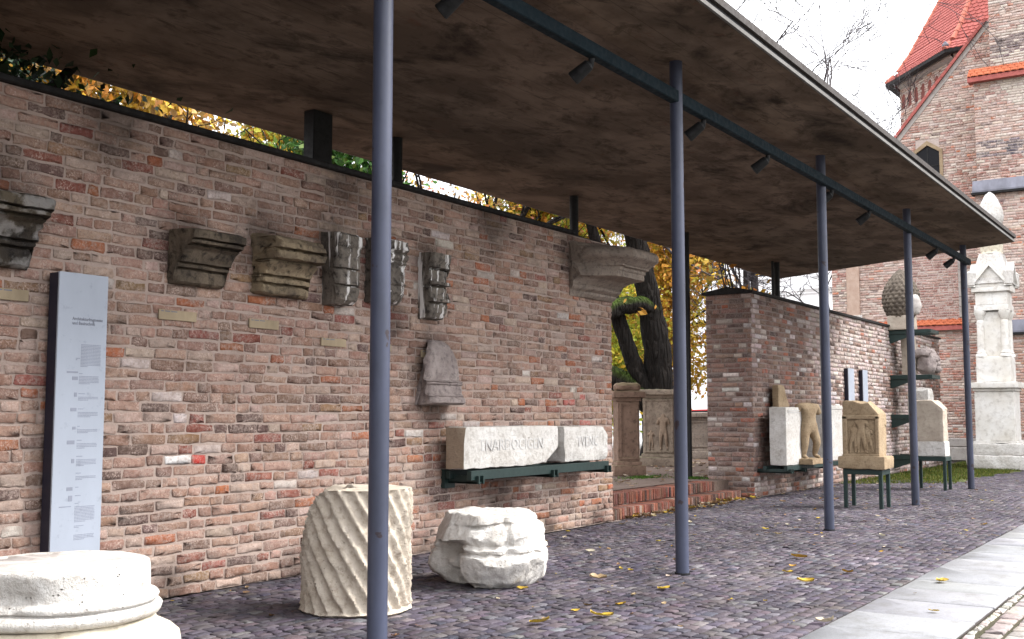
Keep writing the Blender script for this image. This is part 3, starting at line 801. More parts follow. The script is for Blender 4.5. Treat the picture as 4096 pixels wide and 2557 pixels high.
put('base_fragment', me, M['white_stone'], 'broken white column base fragment lying beside the fluted drum', 'stone fragment')

# ------------------------------------------------------------------ info panel
pan = empty('info_panel', (4.9, 7.0, .2), 'tall narrow pale blue information panel with grey German text', 'sign')
MB().box(4.70, 5.105, 6.985, 7.0, .2, 2.47).build('front_sheet', M['panel'], pan)
MB().box(4.702, 5.10, 7.001, 7.105, .2, 2.465).build('back_box', M['panel_edge'], pan)
def text(s, x, y, z, size, mat, parent, name='lettering', face='-y', ext=.0004, bold=0.0, sx=1.0):
    c = bpy.data.curves.new(name, 'FONT'); c.body = s; c.size = size; c.extrude = ext; c.offset = bold; c.resolution_u = 2; c.space_line = .95
    t = bpy.data.objects.new(name, c); COL.objects.link(t)
    bpy.context.view_layer.update(); dg = bpy.context.evaluated_depsgraph_get()
    me = bpy.data.meshes.new_from_object(t.evaluated_get(dg)); bpy.data.objects.remove(t)
    Mx = Matrix.Translation((x, y, z)) @ (Matrix.Rotation(R(90), 4, 'X') if face == '-y' else Matrix.Rotation(R(-90), 4, 'Z') @ Matrix.Rotation(R(90), 4, 'X')) @ Matrix.Diagonal((sx, 1, 1, 1))
    me.transform(Mx); me.materials.clear()
    return link(name, me, mat, parent)
text('Architekturfragmente\nund Bauinschrift', 4.815, 6.9842, 2.128, .0335, M['ink'], pan, 'heading', bold=.0006, sx=.86)
PR = random.Random(4)
soft = MB()
def para(x0, x1, ztop, n, dz=.0105, th=.0052):
    for i in range(n):
        e = x1 if i < n-1 else x0+(x1-x0)*PR.uniform(.25, .7)
        x = x0
        while x < e-.004:
            l = min(PR.uniform(.008, .03), e-x); soft.box(x, x+l, 6.9835, 6.9849, ztop-i*dz-th, ztop-i*dz); x += l+.003
para(4.895, 5.06, 1.955, 16); para(4.855, 4.885, 1.855, 2)
for (zt, n) in ((1.745, 1), (1.725, 6), (1.60, 1), (1.575, 3), (1.49, 1), (1.465, 4), (1.365, 1), (1.34, 3), (1.265, 1), (1.24, 4), (1.15, 1), (1.125, 5), (1.03, 1), (1.005, 3), (.93, 1), (.87, 1), (.815, 1), (.79, 11), (.655, 2), (.59, 4)):
    para(4.885, 4.885+(.08 if n in (1, 2) else .165), zt, n)
for (x0, x1, z0, z1) in ((4.785, 4.875, 1.745, 1.757), (4.83, 4.875, 1.695, 1.72), (4.85, 4.872, 1.575, 1.605), (4.825, 4.872, 1.47, 1.495), (4.845, 4.87, 1.34, 1.36), (4.805, 4.865, 1.235, 1.262), (4.845, 4.868, 1.10, 1.13), (4.815, 4.862, .905, .93), (4.83, 4.862, .83, .87), (4.76, 4.855, .79, .797)):
    soft.box(x0, x1, 6.9835, 6.9849, z0, z1)
soft.build('small_print', M['ink_soft'], pan)['kind'] = 'stuff'

# ------------------------------------------------------------------ fragments mounted on the main wall
def moulding(name, prof, x0, x1, seed, mat, label, amp=.010, brk=.05, broken_left=0, broken_right=0, wy=WY, cat='stone fragment', group='carved fragments on the wall', bulge=0.0, taper=None, d=.014, extra=None):
    """prof: (projection, z) from bottom to top; ends ragged; stands out from the wall"""
    P = dens(prof, d); n = max(4, int((x1-x0)/d)); bm = bmesh.new(); G = []
    for i in range(n+1):
        u = i/n; rowv = []
        for (p, z) in P:
            x = x0+(x1-x0)*u
            if taper: x = (x0+x1)/2+(x-(x0+x1)/2)*taper(z)
            ends = (1-u)**8*-brk*(.5+abs(nz((p*9, z*9, seed), 1.0)))*broken_left if u < .5 else u**8*-brk*(.5+abs(nz((p*9, z*9, seed+5), 1.0)))*broken_right
            x += -ends if u < .5 else ends
            pp = p+bulge*math.sin(math.pi*u)*(1 if p > .02 else 0)
            pp -= (max(0, (.12-u)/.12)**2*brk*broken_left+max(0, (u-.88)/.12)**2*brk*broken_right)*(1 if p > .03 else 0)
            q = Vector((x, wy-pp, z))
            q += Vector((0, -1, .3))*(amp*fbm((x, p, z), 6, seed)+amp*.7*fbm((x, p, z), 22, seed+9)-amp*2.2*max(0, nz((x, p, z), 9, seed+4)-.25))*(1 if p > .02 else .0)
            if extra: q += Vector(extra(u, pp, z))
            rowv.append(bm.verts.new(q))
        G.append(rowv)
    for i in range(n):
        for j in range(len(P)-1): bm.faces.new((G[i][j], G[i+1][j], G[i+1][j+1], G[i][j+1]))
    for rowv, fl in ((G[0], 1), (G[-1], 0)):
        z0 = min(v.co.z for v in rowv); z1 = max(v.co.z for v in rowv)
        # end cap with an inner row so the break is rough
        cx = sum((v.co for v in rowv), Vector())/len(rowv); inner = []
        for v in rowv:
            q = v.co.lerp(cx, .45); q.x += (.02*fbm(q, 9, seed+2))
            inner.append(bm.verts.new(q))
        for a in range(len(rowv)-1): bm.faces.new((rowv[a], rowv[a+1], inner[a+1], inner[a]))
        bm.faces.new((rowv[-1], rowv[0], inner[0], inner[-1])); bm.faces.new(inner)
    bmesh.ops.recalc_face_normals(bm, faces=bm.faces)
    me = bpy.data.meshes.new(name); bm.to_mesh(me); bm.free()
    me.polygons.foreach_set('use_smooth', [True]*len(me.polygons)); me.set_sharp_from_angle(angle=R(42))
    return put(name, me, mat, label, cat, group)
B = -.05
def cor(z0, z1, p0, p1):
    h = z1-z0
    return [(B, z0), (p0, z0), (p0+.03, z0+.02), (p0+.035, z0+.26*h), (p0+.005, z0+.265*h), (p0+.005, z0+.30*h), (p0+.075, z0+.305*h), (p0+.08, z0+.355*h), (p0+.045, z0+.36*h), (p0+.045, z0+.395*h), (p0+.11, z0+.40*h), (p0+.115, z0+.45*h), ((p0+p1)/2+.02, z0+.62*h), (p1-.07, z0+.67*h), (p1-.11, z0+.675*h), (p1-.11, z0+.72*h), (p1-.03, z0+.725*h), (p1-.025, z0+.775*h), (p1-.07, z0+.78*h), (p1-.07, z0+.81*h), (p1, z0+.815*h), (p1, z1-.02), (p1-.05, z1), (B, z1+.01)]
moulding('cornice_fragment', cor(2.50, 2.93, .06, .34), 5.76, 6.32, 1, M['crust_stone'], 'dark cornice fragment with a grey broken left end, right of the info panel', broken_left=.6, broken_right=.3, amp=.007)
cor2 = [(B, 2.50), (.10, 2.50), (.125, 2.515), (.125, 2.575), (.07, 2.58), (.07, 2.60), (.135, 2.605), (.14, 2.645), (.085, 2.65), (.085, 2.67), (.15, 2.675), (.155, 2.70), (.19, 2.735), (.24, 2.775), (.21, 2.78), (.21, 2.80), (.315, 2.805), (.325, 2.865), (.265, 2.87), (.265, 2.89), (.33, 2.895), (.33, 2.935), (.26, 2.99), (.1, 3.03), (B, 3.03)]
moulding('cornice_fragment', cor2, 6.58, 7.32, 2, M['crust_yellow'], 'yellowish cornice fragment with black crust, third from the left on the wall', broken_left=2.2, broken_right=.5, brk=.07, amp=.018)
cor3 = [(B, 2.56), (.08, 2.56), (.10, 2.62), (.14, 2.64), (.12, 2.66), (.26, 2.72), (.30, 2.74), (.28, 2.76), (.34, 2.79), (.36, 2.85), (.34, 2.87), (.36, 2.93), (.30, 3.01), (.12, 3.06), (B, 3.06)]
cor3 = cor(2.47, 2.95, .07, .37)
moulding('cornice_fragment', cor3, 3.75, 4.60, 3, M['crust_lime'], 'black cornice fragment with white bird lime, cut off by the left edge', broken_right=1.2, brk=.06, amp=.012)
pil = [(B, 2.47), (.15, 2.48), (.21, 2.52), (.225, 2.60), (.225, 2.64), (.18, 2.645), (.18, 2.66), (.225, 2.665), (.225, 2.795), (.18, 2.80), (.18, 2.815), (.225, 2.82), (.225, 2.93), (.24, 2.96), (.235, 3.0), (.25, 3.03), (.25, 3.12), (.2, 3.15), (B, 3.17)]
moulding('pilaster_fragment', pil, 7.52, 7.88, 4, M['crust_streak'], 'wide banded grey fragment with white streaks from its top, left of the nearest pole', broken_left=.6, broken_right=.6, amp=.010, bulge=.02, taper=lambda z: .82+.18*min(1, (z-2.4)/.35))
cap = [(B, 2.55), (.12, 2.55), (.17, 2.58), (.20, 2.66), (.19, 2.72), (.225, 2.74), (.20, 2.76), (.20, 2.93), (.225, 2.95), (.21, 2.97), (.24, 2.99), (.24, 3.02), (.21, 3.05), (.26, 3.08), (.25, 3.16), (.12, 3.19), (B, 3.19)]
moulding('capital_fragment', cap, 8.14, 8.60, 5, M['crust_streak'], 'black and white streaked capital fragment half hidden by the nearest pole', broken_left=.8, broken_right=1.0, amp=.018, bulge=.03)
pil2 = [(B, 2.44), (.10, 2.46), (.15, 2.52), (.16, 2.60), (.12, 2.605), (.12, 2.625), (.20, 2.63), (.20, 2.66), (.15, 2.67), (.15, 2.78), (.11, 2.785), (.11, 2.80), (.205, 2.81), (.20, 2.84), (.15, 2.85), (.15, 2.96), (.11, 2.965), (.11, 2.98), (.20, 2.99), (.19, 3.03), (.21, 3.06), (.21, 3.14), (B, 3.16)]
moulding('pilaster_fragment', pil2, 8.99, 9.36, 6, M['crust_streak'], 'narrow banded pilaster fragment with white edges, right of the nearest pole', broken_left=.9, broken_right=.5, amp=.010)
low = [(B, 1.55), (.20, 1.55), (.25, 1.57), (.25, 1.60), (.21, 1.63), (.22, 1.64), (.19, 1.66), (.19, 1.75), (.21, 1.765), (.195, 1.78), (.21, 1.79), (.16, 1.81), (.16, 1.92), (.15, 2.0), (.14, 2.10), (.11, 2.18), (.05, 2.23), (B, 2.25)]
moulding('relief_fragment', low, 8.95, 9.60, 7, M['purple_stone'], 'rough purple-grey arched fragment with moulded foot, lowest on the wall', broken_left=1.0, broken_right=.6, amp=.012, taper=lambda z: 1 if z < 1.88 else max(.2, math.sqrt(max(.02, 1-(min(.37, z-1.92+.04)/.375)**2))))
big = [(B, 2.98), (.04, 2.98), (.09, 3.02), (.09, 3.05), (.16, 3.08), (.18, 3.11), (.16, 3.13), (.22, 3.17), (.30, 3.21), (.50, 3.235), (.53, 3.24), (.53, 3.31), (.55, 3.325), (.55, 3.36), (.60, 3.37), (.60, 3.39), (.62, 3.40), (.68, 3.44), (.73, 3.46), (.75, 3.48), (.75, 3.56), (.70, 3.60), (B, 3.72)]
def bigx(u, p, z): return (0, max(0, .32-u)/.32*p*.75*(1+.5*nz((p*6, z*6, 2), 1)), 0)
moulding('cornice_block', big, 12.14, 13.27, 8, M['grey_stone'], 'big grey cornice block jutting from the top end of the wall', broken_left=.5, broken_right=.1, amp=.009, extra=bigx, d=.015, group=None)
# plaques
for i, (x0, x1, z0, z1, lab) in enumerate([(4.25, 4.56, 2.245, 2.325, 'small brass label plate at the left edge, below the black cornice'), (5.69, 6.07, 2.205, 2.285, 'small brass label plate below the dark cornice fragment right of the panel'), (6.65, 7.0, 2.20, 2.28, 'small brass label plate below the yellowish cornice fragment'),
                                           (7.55, 7.89, 2.09, 2.165, 'small brass label plate below the wide banded fragment, left of the nearest pole'), (8.30, 8.57, 2.08, 2.155, 'small brass label plate partly hidden behind the nearest pole'), (9.06, 9.40, 2.045, 2.12, 'small brass label plate just right of the nearest pole, above the arched fragment')]):
    q = empty('label_plate', (x0, WY-.012, z0), lab, 'plaque', 'label plates on the brick wall')
    MB().box(x0, x1, WY-.020, WY-.006, z0, z1, bev=.002).build('plate', M['plaque'], q)
    m = MB(); x = x0+.02
    for w in (.025, .05, .06): m.box(x, x+w, WY-.0212, WY-.0202, z1-.016, z1-.008); x += w+.012
    m.build('engraved_line', M['ink'], q)

# ------------------------------------------------------------------ inscribed blocks on their shelf
def hewA(c):
    d = [0, 0, 0]
    k = max(0, c[0]-10.86)/.36; j = max(0, 1.06-c[2])/.20
    if k > 0: d[0] -= .30*min(1, j)*k*k*1.2
    if c[2] < .93: d[2] += .025*abs(nz(c, 6, 2))+max(0, c[0]-10.5)*.03
    if c[0] < 9.40 and c[1] < 6.8: d[0] += .03*max(0, c[2]-1.15)/.15
    return d
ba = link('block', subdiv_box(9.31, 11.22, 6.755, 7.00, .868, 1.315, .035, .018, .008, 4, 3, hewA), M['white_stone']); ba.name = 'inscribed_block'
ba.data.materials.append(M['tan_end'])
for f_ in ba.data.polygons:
    if f_.normal.x < -.6: f_.material_index = 1  # left end recoloured: tan of the stone plus shade put into the colour
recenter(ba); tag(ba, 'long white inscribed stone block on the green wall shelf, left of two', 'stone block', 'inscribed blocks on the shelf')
def hewB(c):
    d = [0, 0, 0]
    if c[0] < 11.55: d[0] += .10*max(0, (1.02-c[2])/.15)*(11.55-c[0])/.2*.3+.04*nz(c, 5, 1)
    k = max(0, c[0]-12.33)/.13; j = max(0, c[2]-1.17)/.14
    d[0] -= .09*k*j*j; d[2] -= .07*k*j
    if c[2] < .92: d[2] += .03*abs(nz(c, 5, 7))
    if c[2] < 1.0 and c[1] < 6.82: d[1] += .05*max(0, (1.0-c[2])/.13)*(.5+nz(c, 3, 4))
    return d
bb = link('inscribed_block', subdiv_box(11.36, 12.46, 6.76, 7.10, .868, 1.30, .035, .022, .010, 4, 5, hewB), M['white_stone'])
recenter(bb); tag(bb, 'shorter white inscribed block with a rounded upper corner at the end of the green shelf', 'stone block', 'inscribed blocks on the shelf')
text('ENARDOCIGEN', 9.60, 6.7485, 1.06, .175, M['carve'], ba, 'carved_letters', ext=.001, sx=1.03)
text('TVENC', 11.66, 6.753, 1.06, .175, M['carve'], bb, 'carved_letters', ext=.001, sx=.95)
sh = empty('wall_shelf', (10.9, WY, .75), 'dark green steel shelf carrying the two inscribed blocks', 'shelf')
MB().box(9.42, 12.44, 6.74, 6.80, .755, .855, bev=.004).build('front_beam', M['green_steel'], sh)
MB().box(9.42, 12.44, 7.02, 7.08, .765, .852, bev=.004).build('rear_beam', M['green_steel'], sh)
for x in (9.50, 11.02, 12.33):
    m = MB(); m.box(x, x+.02, 6.70, 7.18, .715, .80); m.box(x+.085, x+.105, 6.70, 7.18, .715, .80); m.box(x, x+.105, 6.72, 7.17, .72, .735); m.build('bracket', M['green_steel'], sh)
MB().box(9.44, 9.62, 7.10, 7.16, .66, .86).build('wall_plate', M['green_steel'], sh)

# ------------------------------------------------------------------ things on the second wall
sh2 = empty('wall_shelf', (20.3, VY, .6), 'dark green steel shelf on the farther wall under the white blocks and torso', 'shelf')
MB().box(18.45, 22.0, 6.52, 6.58, .47, .55, bev=.004).build('front_beam', M['green_steel'], sh2)
MB().box(18.45, 22.0, 6.90, 6.96, .48, .55, bev=.004).build('rear_beam', M['green_steel'], sh2)
for x in (18.5, 19.2, 20.6, 21.85):
    m = MB(); m.box(x, x+.02, 6.46, 7.10, .43, .50); m.box(x+.085, x+.105, 6.46, 7.10, .43, .50); m.box(x, x+.105, 6.47, 7.08, .435, .45); m.build('bracket', M['green_steel'], sh2)
def hewC(c):
    d = [0, 0, 0]
    if c[0] > 19.2: d[0] -= .10*abs(nz((c[2]*3, 1, 0), 1, 3))+.12*max(0, min(1, (.85-c[2])/.2))*(1 if c[2] > .65 else .3)
    return d
w1 = put('white_block', subdiv_box(18.52, 19.42, 6.55, 6.86, .56, 1.575, .05, .02, .008, 3, 6, hewC), M['white_stone'], 'upright white stone block at the left end of the farther shelf', 'stone block')
w1b = MB(); w1b.box(18.60, 19.36, 6.538, 6.552, 1.475, 1.49); w1b.box(18.60, 19.36, 6.538, 6.552, 1.505, 1.52); w1b.build('carved_band', M['carve'], w1)
w2 = put('white_slab', subdiv_box(20.55, 21.78, 6.55, 6.90, .56, 1.625, .06, .02, .006, 3, 8), M['white_stone'], 'upright white stone slab at the right end of the farther shelf, behind the pole', 'stone block')
MB().box(20.62, 21.76, 6.535, 6.56, 1.54, 1.60, bev=.008).build('carved_band', M['white_stone'], w2)
put('stone_shard', subdiv_box(19.05, 19.62, 6.86, 7.0, .9, 1.98, .05, .03, .02, 3, 2, lambda c: (0, 0, -.35*max(0, c[0]-19.35)/.27*max(0, (c[2]-1.4)/.5))), M['sand_stone'], 'tall tan stone shard standing behind the headless statue', 'stone fragment')

def figure(verts, edges, rad, name, mat, root=0, flat=None, Mx=None, sub=2):
    me = bpy.data.meshes.new(name); me.from_pydata(verts, edges, []); o = bpy.data.objects.new(name, me); COL.objects.link(o)
    md = o.modifiers.new('s', 'SKIN'); md.use_smooth_shade = True
    for i, r in enumerate(rad):
        sv = me.skin_vertices[0].data[i]; sv.radius = r if isinstance(r, tuple) else (r, r); sv.use_root = (i == root)
    s2 = o.modifiers.new('d', 'SUBSURF'); s2.levels = sub; s2.render_levels = sub
    bpy.context.view_layer.update(); dg = bpy.context.evaluated_depsgraph_get()
    m2 = bpy.data.meshes.new_from_object(o.evaluated_get(dg)); bpy.data.objects.remove(o)
    if Mx is not None: m2.transform(Mx)
    m2.polygons.foreach_set('use_smooth', [True]*len(m2.polygons))
    return m2
# headless standing figure, local: x right, y depth (front = -y), z up, height ~1 without head
BV = [(0, 0, .52), (0, -.01, .64), (0, 0, .76), (0, .01, .86), (0, .01, .93),
      (-.075, 0, .47), (-.09, -.03, .27), (-.085, .01, .06), (-.09, -.07, .02),
      (.075, 0, .47), (.10, -.06, .28), (.12, .02, .07), (.14, -.06, .03),
      (-.15, .01, .86), (-.20, .03, .72), (.15, .01, .86), (.20, .0, .72)]
BE = [(0, 1), (1, 2), (2, 3), (3, 4), (0, 5), (5, 6), (6, 7), (7, 8), (0, 9), (9, 10), (10, 11), (11, 12), (3, 13), (13, 14), (3, 15), (15, 16)]
BR = [(.125, .095), (.105, .08), (.125, .09), (.11, .075), .055, .082, .055, .036, .028, .082, .055, .036, .028, .058, .045, .058, .045]
sx, sy = 19.44, 6.47
tor = empty('torso_statue', (sx, sy, .56), 'headless tan nude torso statue standing between the white blocks', 'statue')
Mx = Matrix.Translation((sx, sy, .64)) @ Matrix.Rotation(R(-25), 4, 'Z') @ Matrix.Diagonal((1.42, 1.3, 1.10, 1))
link('body', figure(BV, BE, BR, 'body', None, Mx=Mx), M['sand_stone'], tor)
link('statue_base', subdiv_box(19.14, 19.92, 6.30, 6.84, .56, .66, .04, .015, .012, 5, 4), M['sand_stone'], tor)
link('support', subdiv_box(19.86, 19.98, 6.70, 6.86, .64, 1.30, .05, .04, .03, 5, 14), M['sand_stone'], tor)
m = MB().tube([(19.93, 6.62, 1.10), (19.95, 6.60, 1.22), (19.93, 6.62, 1.36), (19.90, 6.64, 1.42)], [.06, .085, .075, .03], 12); o = m.build('held_fruit', M['sand_stone'], tor, smooth=True); roughen(o.data, .02, 12, 3)
# two small information panels
for i, (x0, x1, z0, lab) in enumerate([(23.72, 24.15, 1.2, 'narrow pale blue panel on the farther wall, left of a pair'), (24.82, 25.2, 1.55, 'narrow pale blue panel on the farther wall, right of a pair')]):
    q = empty('info_panel', (x0, 7.0, z0), lab, 'sign', 'panels on the farther wall')
    MB().box(x0, x1, 6.985, 7.0, z0, 2.44).build('front_sheet', M['panel'], q)
    MB().box(x0+.003, x1-.003, 7.001, 7.075, z0, 2.435).build('back_box', M['panel_edge'], q)  # dark box stands in for the shadow in the gap behind the panel
# relief altar on its stand
def stand(x0, x1, y0, y1, zt, lab):
    q = empty('steel_stand', ((x0+x1)/2, (y0+y1)/2, 0), lab, 'stand', 'green steel stands')
    for (x, y) in ((x0, y0), (x1, y0), (x0, y1), (x1, y1)): MB().box(x-.028, x+.028, y-.028, y+.028, 0, zt-.02, bev=.004).build('leg', M['green_steel'], q)
    m = MB(); m.box(x0-.03, x1+.03, y0-.03, y1+.03, zt-.085, zt-.004, bev=.004); m.build('top_frame', M['green_steel'], q)
stand(17.30, 17.72, 4.64, 5.18, .60, 'green steel stand under the relief altar')
alt = empty('relief_altar', (17.5, 4.92, .6), 'sandstone altar carved with standing figures, on the nearer green stand', 'altar')
def altfn(c):
    d = [0, 0, 0]
    if c[2] > 1.45: d[2] -= .10*max(0, nz((c[1]*4, c[0]*4, 0), 1, 2)+.2)+(.16*max(0, (4.80-c[1])/.15))
    return d
link('shaft', subdiv_box(17.30, 17.72, 4.64, 5.20, .78, 1.66, .04, .02, .014, 4, 3, altfn), M['sand_stone'], alt)
link('foot', subdiv_box(17.22, 17.78, 4.55, 5.28, .60, .80, .04, .03, .016, 4, 7, lambda c: (0, 0, 0)), M['sand_stone'], alt)
fr = MB(); fr.box(17.265, 17.31, 5.13, 5.205, .83, 1.42, bev=.01); fr.box(17.265, 17.31, 4.64, 4.70, .83, 1.42, bev=.01); fr.box(17.255, 17.31, 4.635, 5.21, .79, .835, bev=.01); fr.box(17.265, 17.31, 4.64, 5.205, 1.37, 1.43, bev=.01)
fr.build('relief_frame', M['sand_stone'], alt)
for (yy, s, lean) in ((4.92, .57, 0), (5.06, .44, .1), (4.79, .40, -.1)):
    Mx = Matrix.Translation((17.292, yy, .84)) @ Matrix.Rotation(R(-90), 4, 'Z') @ Matrix.Rotation(lean, 4, 'Y') @ Matrix.Diagonal((s*.95, s*.55, s, 1))
    link('relief_figure', figure(BV+[(0, 0, 1.03)], BE+[(4, 17)], BR+[.075], 'relief_figure', None, Mx=Mx), M['sand_stone'], alt)
# plain altar block on the farther stand
stand(22.08, 22.52, 4.72, 5.26, .64, 'green steel stand under the plain altar block')
ab = empty('altar_block', (22.3, 5.0, .64), 'plain beige altar block with chipped top on the farther green stand', 'altar')
link('upper_part', subdiv_box(22.10, 22.50, 4.72, 5.28, .92, 1.72, .04, .03, .012, 4, 21, lambda c: (0, 0, -.12*max(0, (c[2]-1.5)/.2)*max(0, (4.9-c[1])/.15+.4*nz(c, 5, 2)))), M['beige_stone'], ab)
link('lower_part', subdiv_box(22.09, 22.51, 4.70, 5.30, .64, .93, .04, .02, .006, 4, 22), M['white_stone'], ab)
# bracket tower: pine cone, relief, blocks
BX, BYY = 27.9, VY
def bracket(z, lab, reach=.95, x=BX):
    q = empty('steel_bracket', (x, BYY, z), lab, 'bracket', 'steel brackets one above another on the farther wall')
    MB().box(x-.42, x-.36, BYY-reach, BYY+.04, z-.10, z, bev=.004).build('arm', M['green_steel'], q)
    MB().box(x+.30, x+.36, BYY-reach, BYY+.04, z-.10, z, bev=.004).build('arm', M['green_steel'], q)
    MB().box(x-.45, x+.40, BYY-reach-.05, BYY-reach+.01, z-.095, z-.005, bev=.004).build('cross_bar', M['green_steel'], q)
    MB().prism([(BYY+.02, z-.32), (BYY-.06, z-.32), (BYY-reach*.7, z-.101), (BYY+.02, z-.101)], x-.40, x-.38, 'x').build('gusset', M['green_steel'], q)
bracket(3.50, 'topmost green bracket, carrying the stone pine cone'); bracket(2.40, 'second green bracket from the top, under the carved head relief')
bracket(1.44, 'third green bracket from the top, under a white block'); bracket(.46, 'lowest green bracket, under a round stone')
pcx, pcy = 27.72, 6.82
pc = empty('stone_pine_cone', (pcx, pcy, 3.5), 'large dark stone pine cone on the topmost bracket', 'sculpture')
def cone_fn(r, z, t):
    h = z/1.28
    k = 18; rows = 13
    a = t*k/(2*math.pi); b = h*rows
    ii = math.floor(b); ph = .5*(ii % 2)
    u = ((a+ph) % 1)-.5; v = (b % 1)-.5
    dmd = max(0, 1-abs(u)*1.7-abs(v)*.9)
    return r*(1+.13*dmd) if r > .05 else r, z
pr = [(max(.02,   .415*math.sin(math.pi*min(1, (.16+.84*i/60)))**.75), 1.28*i/60) for i in range(61)]
MB().lathe(pr, (pcx, pcy, 3.95-.20), 144, cone_fn).build('cone', M['cone_stone'], pc, smooth=True)
link('pedestal', subdiv_box(pcx-.30, pcx+.30, pcy-.30, pcy+.28, 3.502, 3.86, .06, .03, .02, 4, 2), M['beige_stone'], pc)
m = MB().lathe(dens([(.02, 0), (.17, .02), (.24, .2), (.22, .4), (.1, .55), (.02, .57)], .06), (pcx-.10, pcy-.26, 3.86), 24, chipfn(6, .03, 6)); m.build('mended_patch', M['flat_stone'], pc, smooth=True)
hd = empty('carved_head', (28.2, 6.5, 2.41), 'carved stone head relief on the second bracket of the farther wall', 'sculpture')
link('head', subdiv_box(28.0, 28.75, 6.15, 6.6, 2.42, 2.98, .05, .2, .05, 5, 31), M['purple_stone'], hd)
for (x, z, s) in ((28.25, 2.78, .07), (28.45, 2.80, .07), (28.36, 2.68, .09), (28.36, 2.56, .11)): MB().lathe(dens([(.01, -s), (s*.8, -s*.5), (s, 0), (s*.8, s*.5), (.01, s)], .03), (x, 6.16, z), 14).build('face_feature', M['purple_stone'], hd, smooth=True)
link('hair_mass', subdiv_box(27.95, 28.8, 6.25, 6.75, 2.85, 3.05, .05, .09, .06, 7, 33), M['purple_stone'], hd)
put('tall_panel_stone', subdiv_box(27.9, 28.2, 6.60, 6.9, 2.41, 3.38, .06, .02, .02, 4, 41), M['beige_stone'], 'tall beige stone slab standing on the second bracket, behind the pole', 'stone block')
put('white_fragment', subdiv_box(27.75, 28.3, 6.25, 6.75, 1.45, 2.05, .05, .03, .02, 4, 43, lambda c: (-.1*max(0, c[2]-1.8), 0, .1*nz(c, 4, 2))), M['white_stone'], 'white stone fragment on the third bracket of the farther wall', 'stone fragment')
m = MB(); 
for dz, rr in ((0, 0),): m.lathe(dens([(.02, -.3), (.2, -.3), (.21, -.2), (.19, -.18), (.21, -.15), (.21, .1), (.19, .12), (.21, .15), (.2, .3), (.02, .3)], .05), (0, 0, 0), 28, chipfn(5, .01, 6))
me = m.mesh('round_stone', 50); me.transform(Matrix.Translation((27.9, 6.5, .675)) @ Matrix.Rotation(R(90), 4, 'Y')); put('round_stone', me, M['beige_stone'], 'short round stone lying on the lowest bracket', 'stone fragment')
# ------------------------------------------------------------------ altars on the terrace behind the opening
TZ = .30
def altar(cx, cy, w, dp, z0, h, rot, seed, mat, lab, top=True, fig=0):
    q = empty('stone_altar', (cx, cy, z0), lab, 'altar', 'altars on the terrace behind the opening')
    Mx = Matrix.Translation((cx, cy, z0)) @ Matrix.Rotation(R(rot), 4, 'Z')
    def sb(nm, a, b, c, d, e, f, s, amp=.015, rnd=.02): link(nm, subdiv_box(a, b, c, d, e, f, .05, rnd, amp, 4, s, None, Mx), mat, q)
    sb('foot', -w/2-.10, w/2+.10, -dp/2-.10, dp/2+.10, 0, .20, seed)
    sb('foot_moulding', -w/2-.035, w/2+.035, -dp/2-.035, dp/2+.035, .19, .27, seed+1)
    sb('shaft', -w/2, w/2, -dp/2, dp/2, .26, h-.34, seed+2)
    sb('head_moulding', -w/2-.03, w/2+.03, -dp/2-.03, dp/2+.03, h-.35, h-.27, seed+3)
    sb('cornice', -w/2-.10, w/2+.10, -dp/2-.10, dp/2+.10, h-.28, h-.16, seed+4)
    if top: sb('crown', -w/2-.02, w/2+.02, -dp/2-.02, dp/2+.02, h-.17, h, seed+5, .05, .09)
    fr = MB()
    for (a, b, c, d) in ((-w/2+.03, w/2-.03, .30, .34), (-w/2+.03, w/2-.03, h-.42, h-.38)): fr.box(a, b, -dp/2-.018, -dp/2+.01, c, d, M=Mx, bev=.006)
    for (a, b) in ((-w/2+.03, -w/2+.07), (w/2-.07, w/2-.03)): fr.box(a, b, -dp/2-.018, -dp/2+.01, .34, h-.42, M=Mx, bev=.006)
    fr.build('panel_frame', mat, q)
    if fig:
        for (ox, s) in ((.10, .78), (-.17, .42)):
            M2 = Mx @ Matrix.Translation((ox, -dp/2-.01, .36)) @ Matrix.Diagonal((s*.85, s*.6, s, 1))
            link('relief_figure', figure(BV+[(0, 0, 1.03)], BE+[(4, 17)], BR+[.075], 'relief_figure', None, Mx=M2), M['light_relief'], q)
    return q
altar(18.56, 9.68, .42, .40, TZ, 1.74, -48, 51, M['brown_stone'], 'reddish brown stone altar nearest behind the steps')
altar(22.45, 10.88, .70, .62, TZ, 1.86, -66, 61, M['altar_stone'], 'dark stone altar with carved figures, second behind the steps', top=False, fig=1)
altar(26.5, 11.9, .85, .7, TZ, 1.35, -60, 71, M['grey_stone'], 'low grey stone altar farthest behind the steps, beside the pole', top=False)

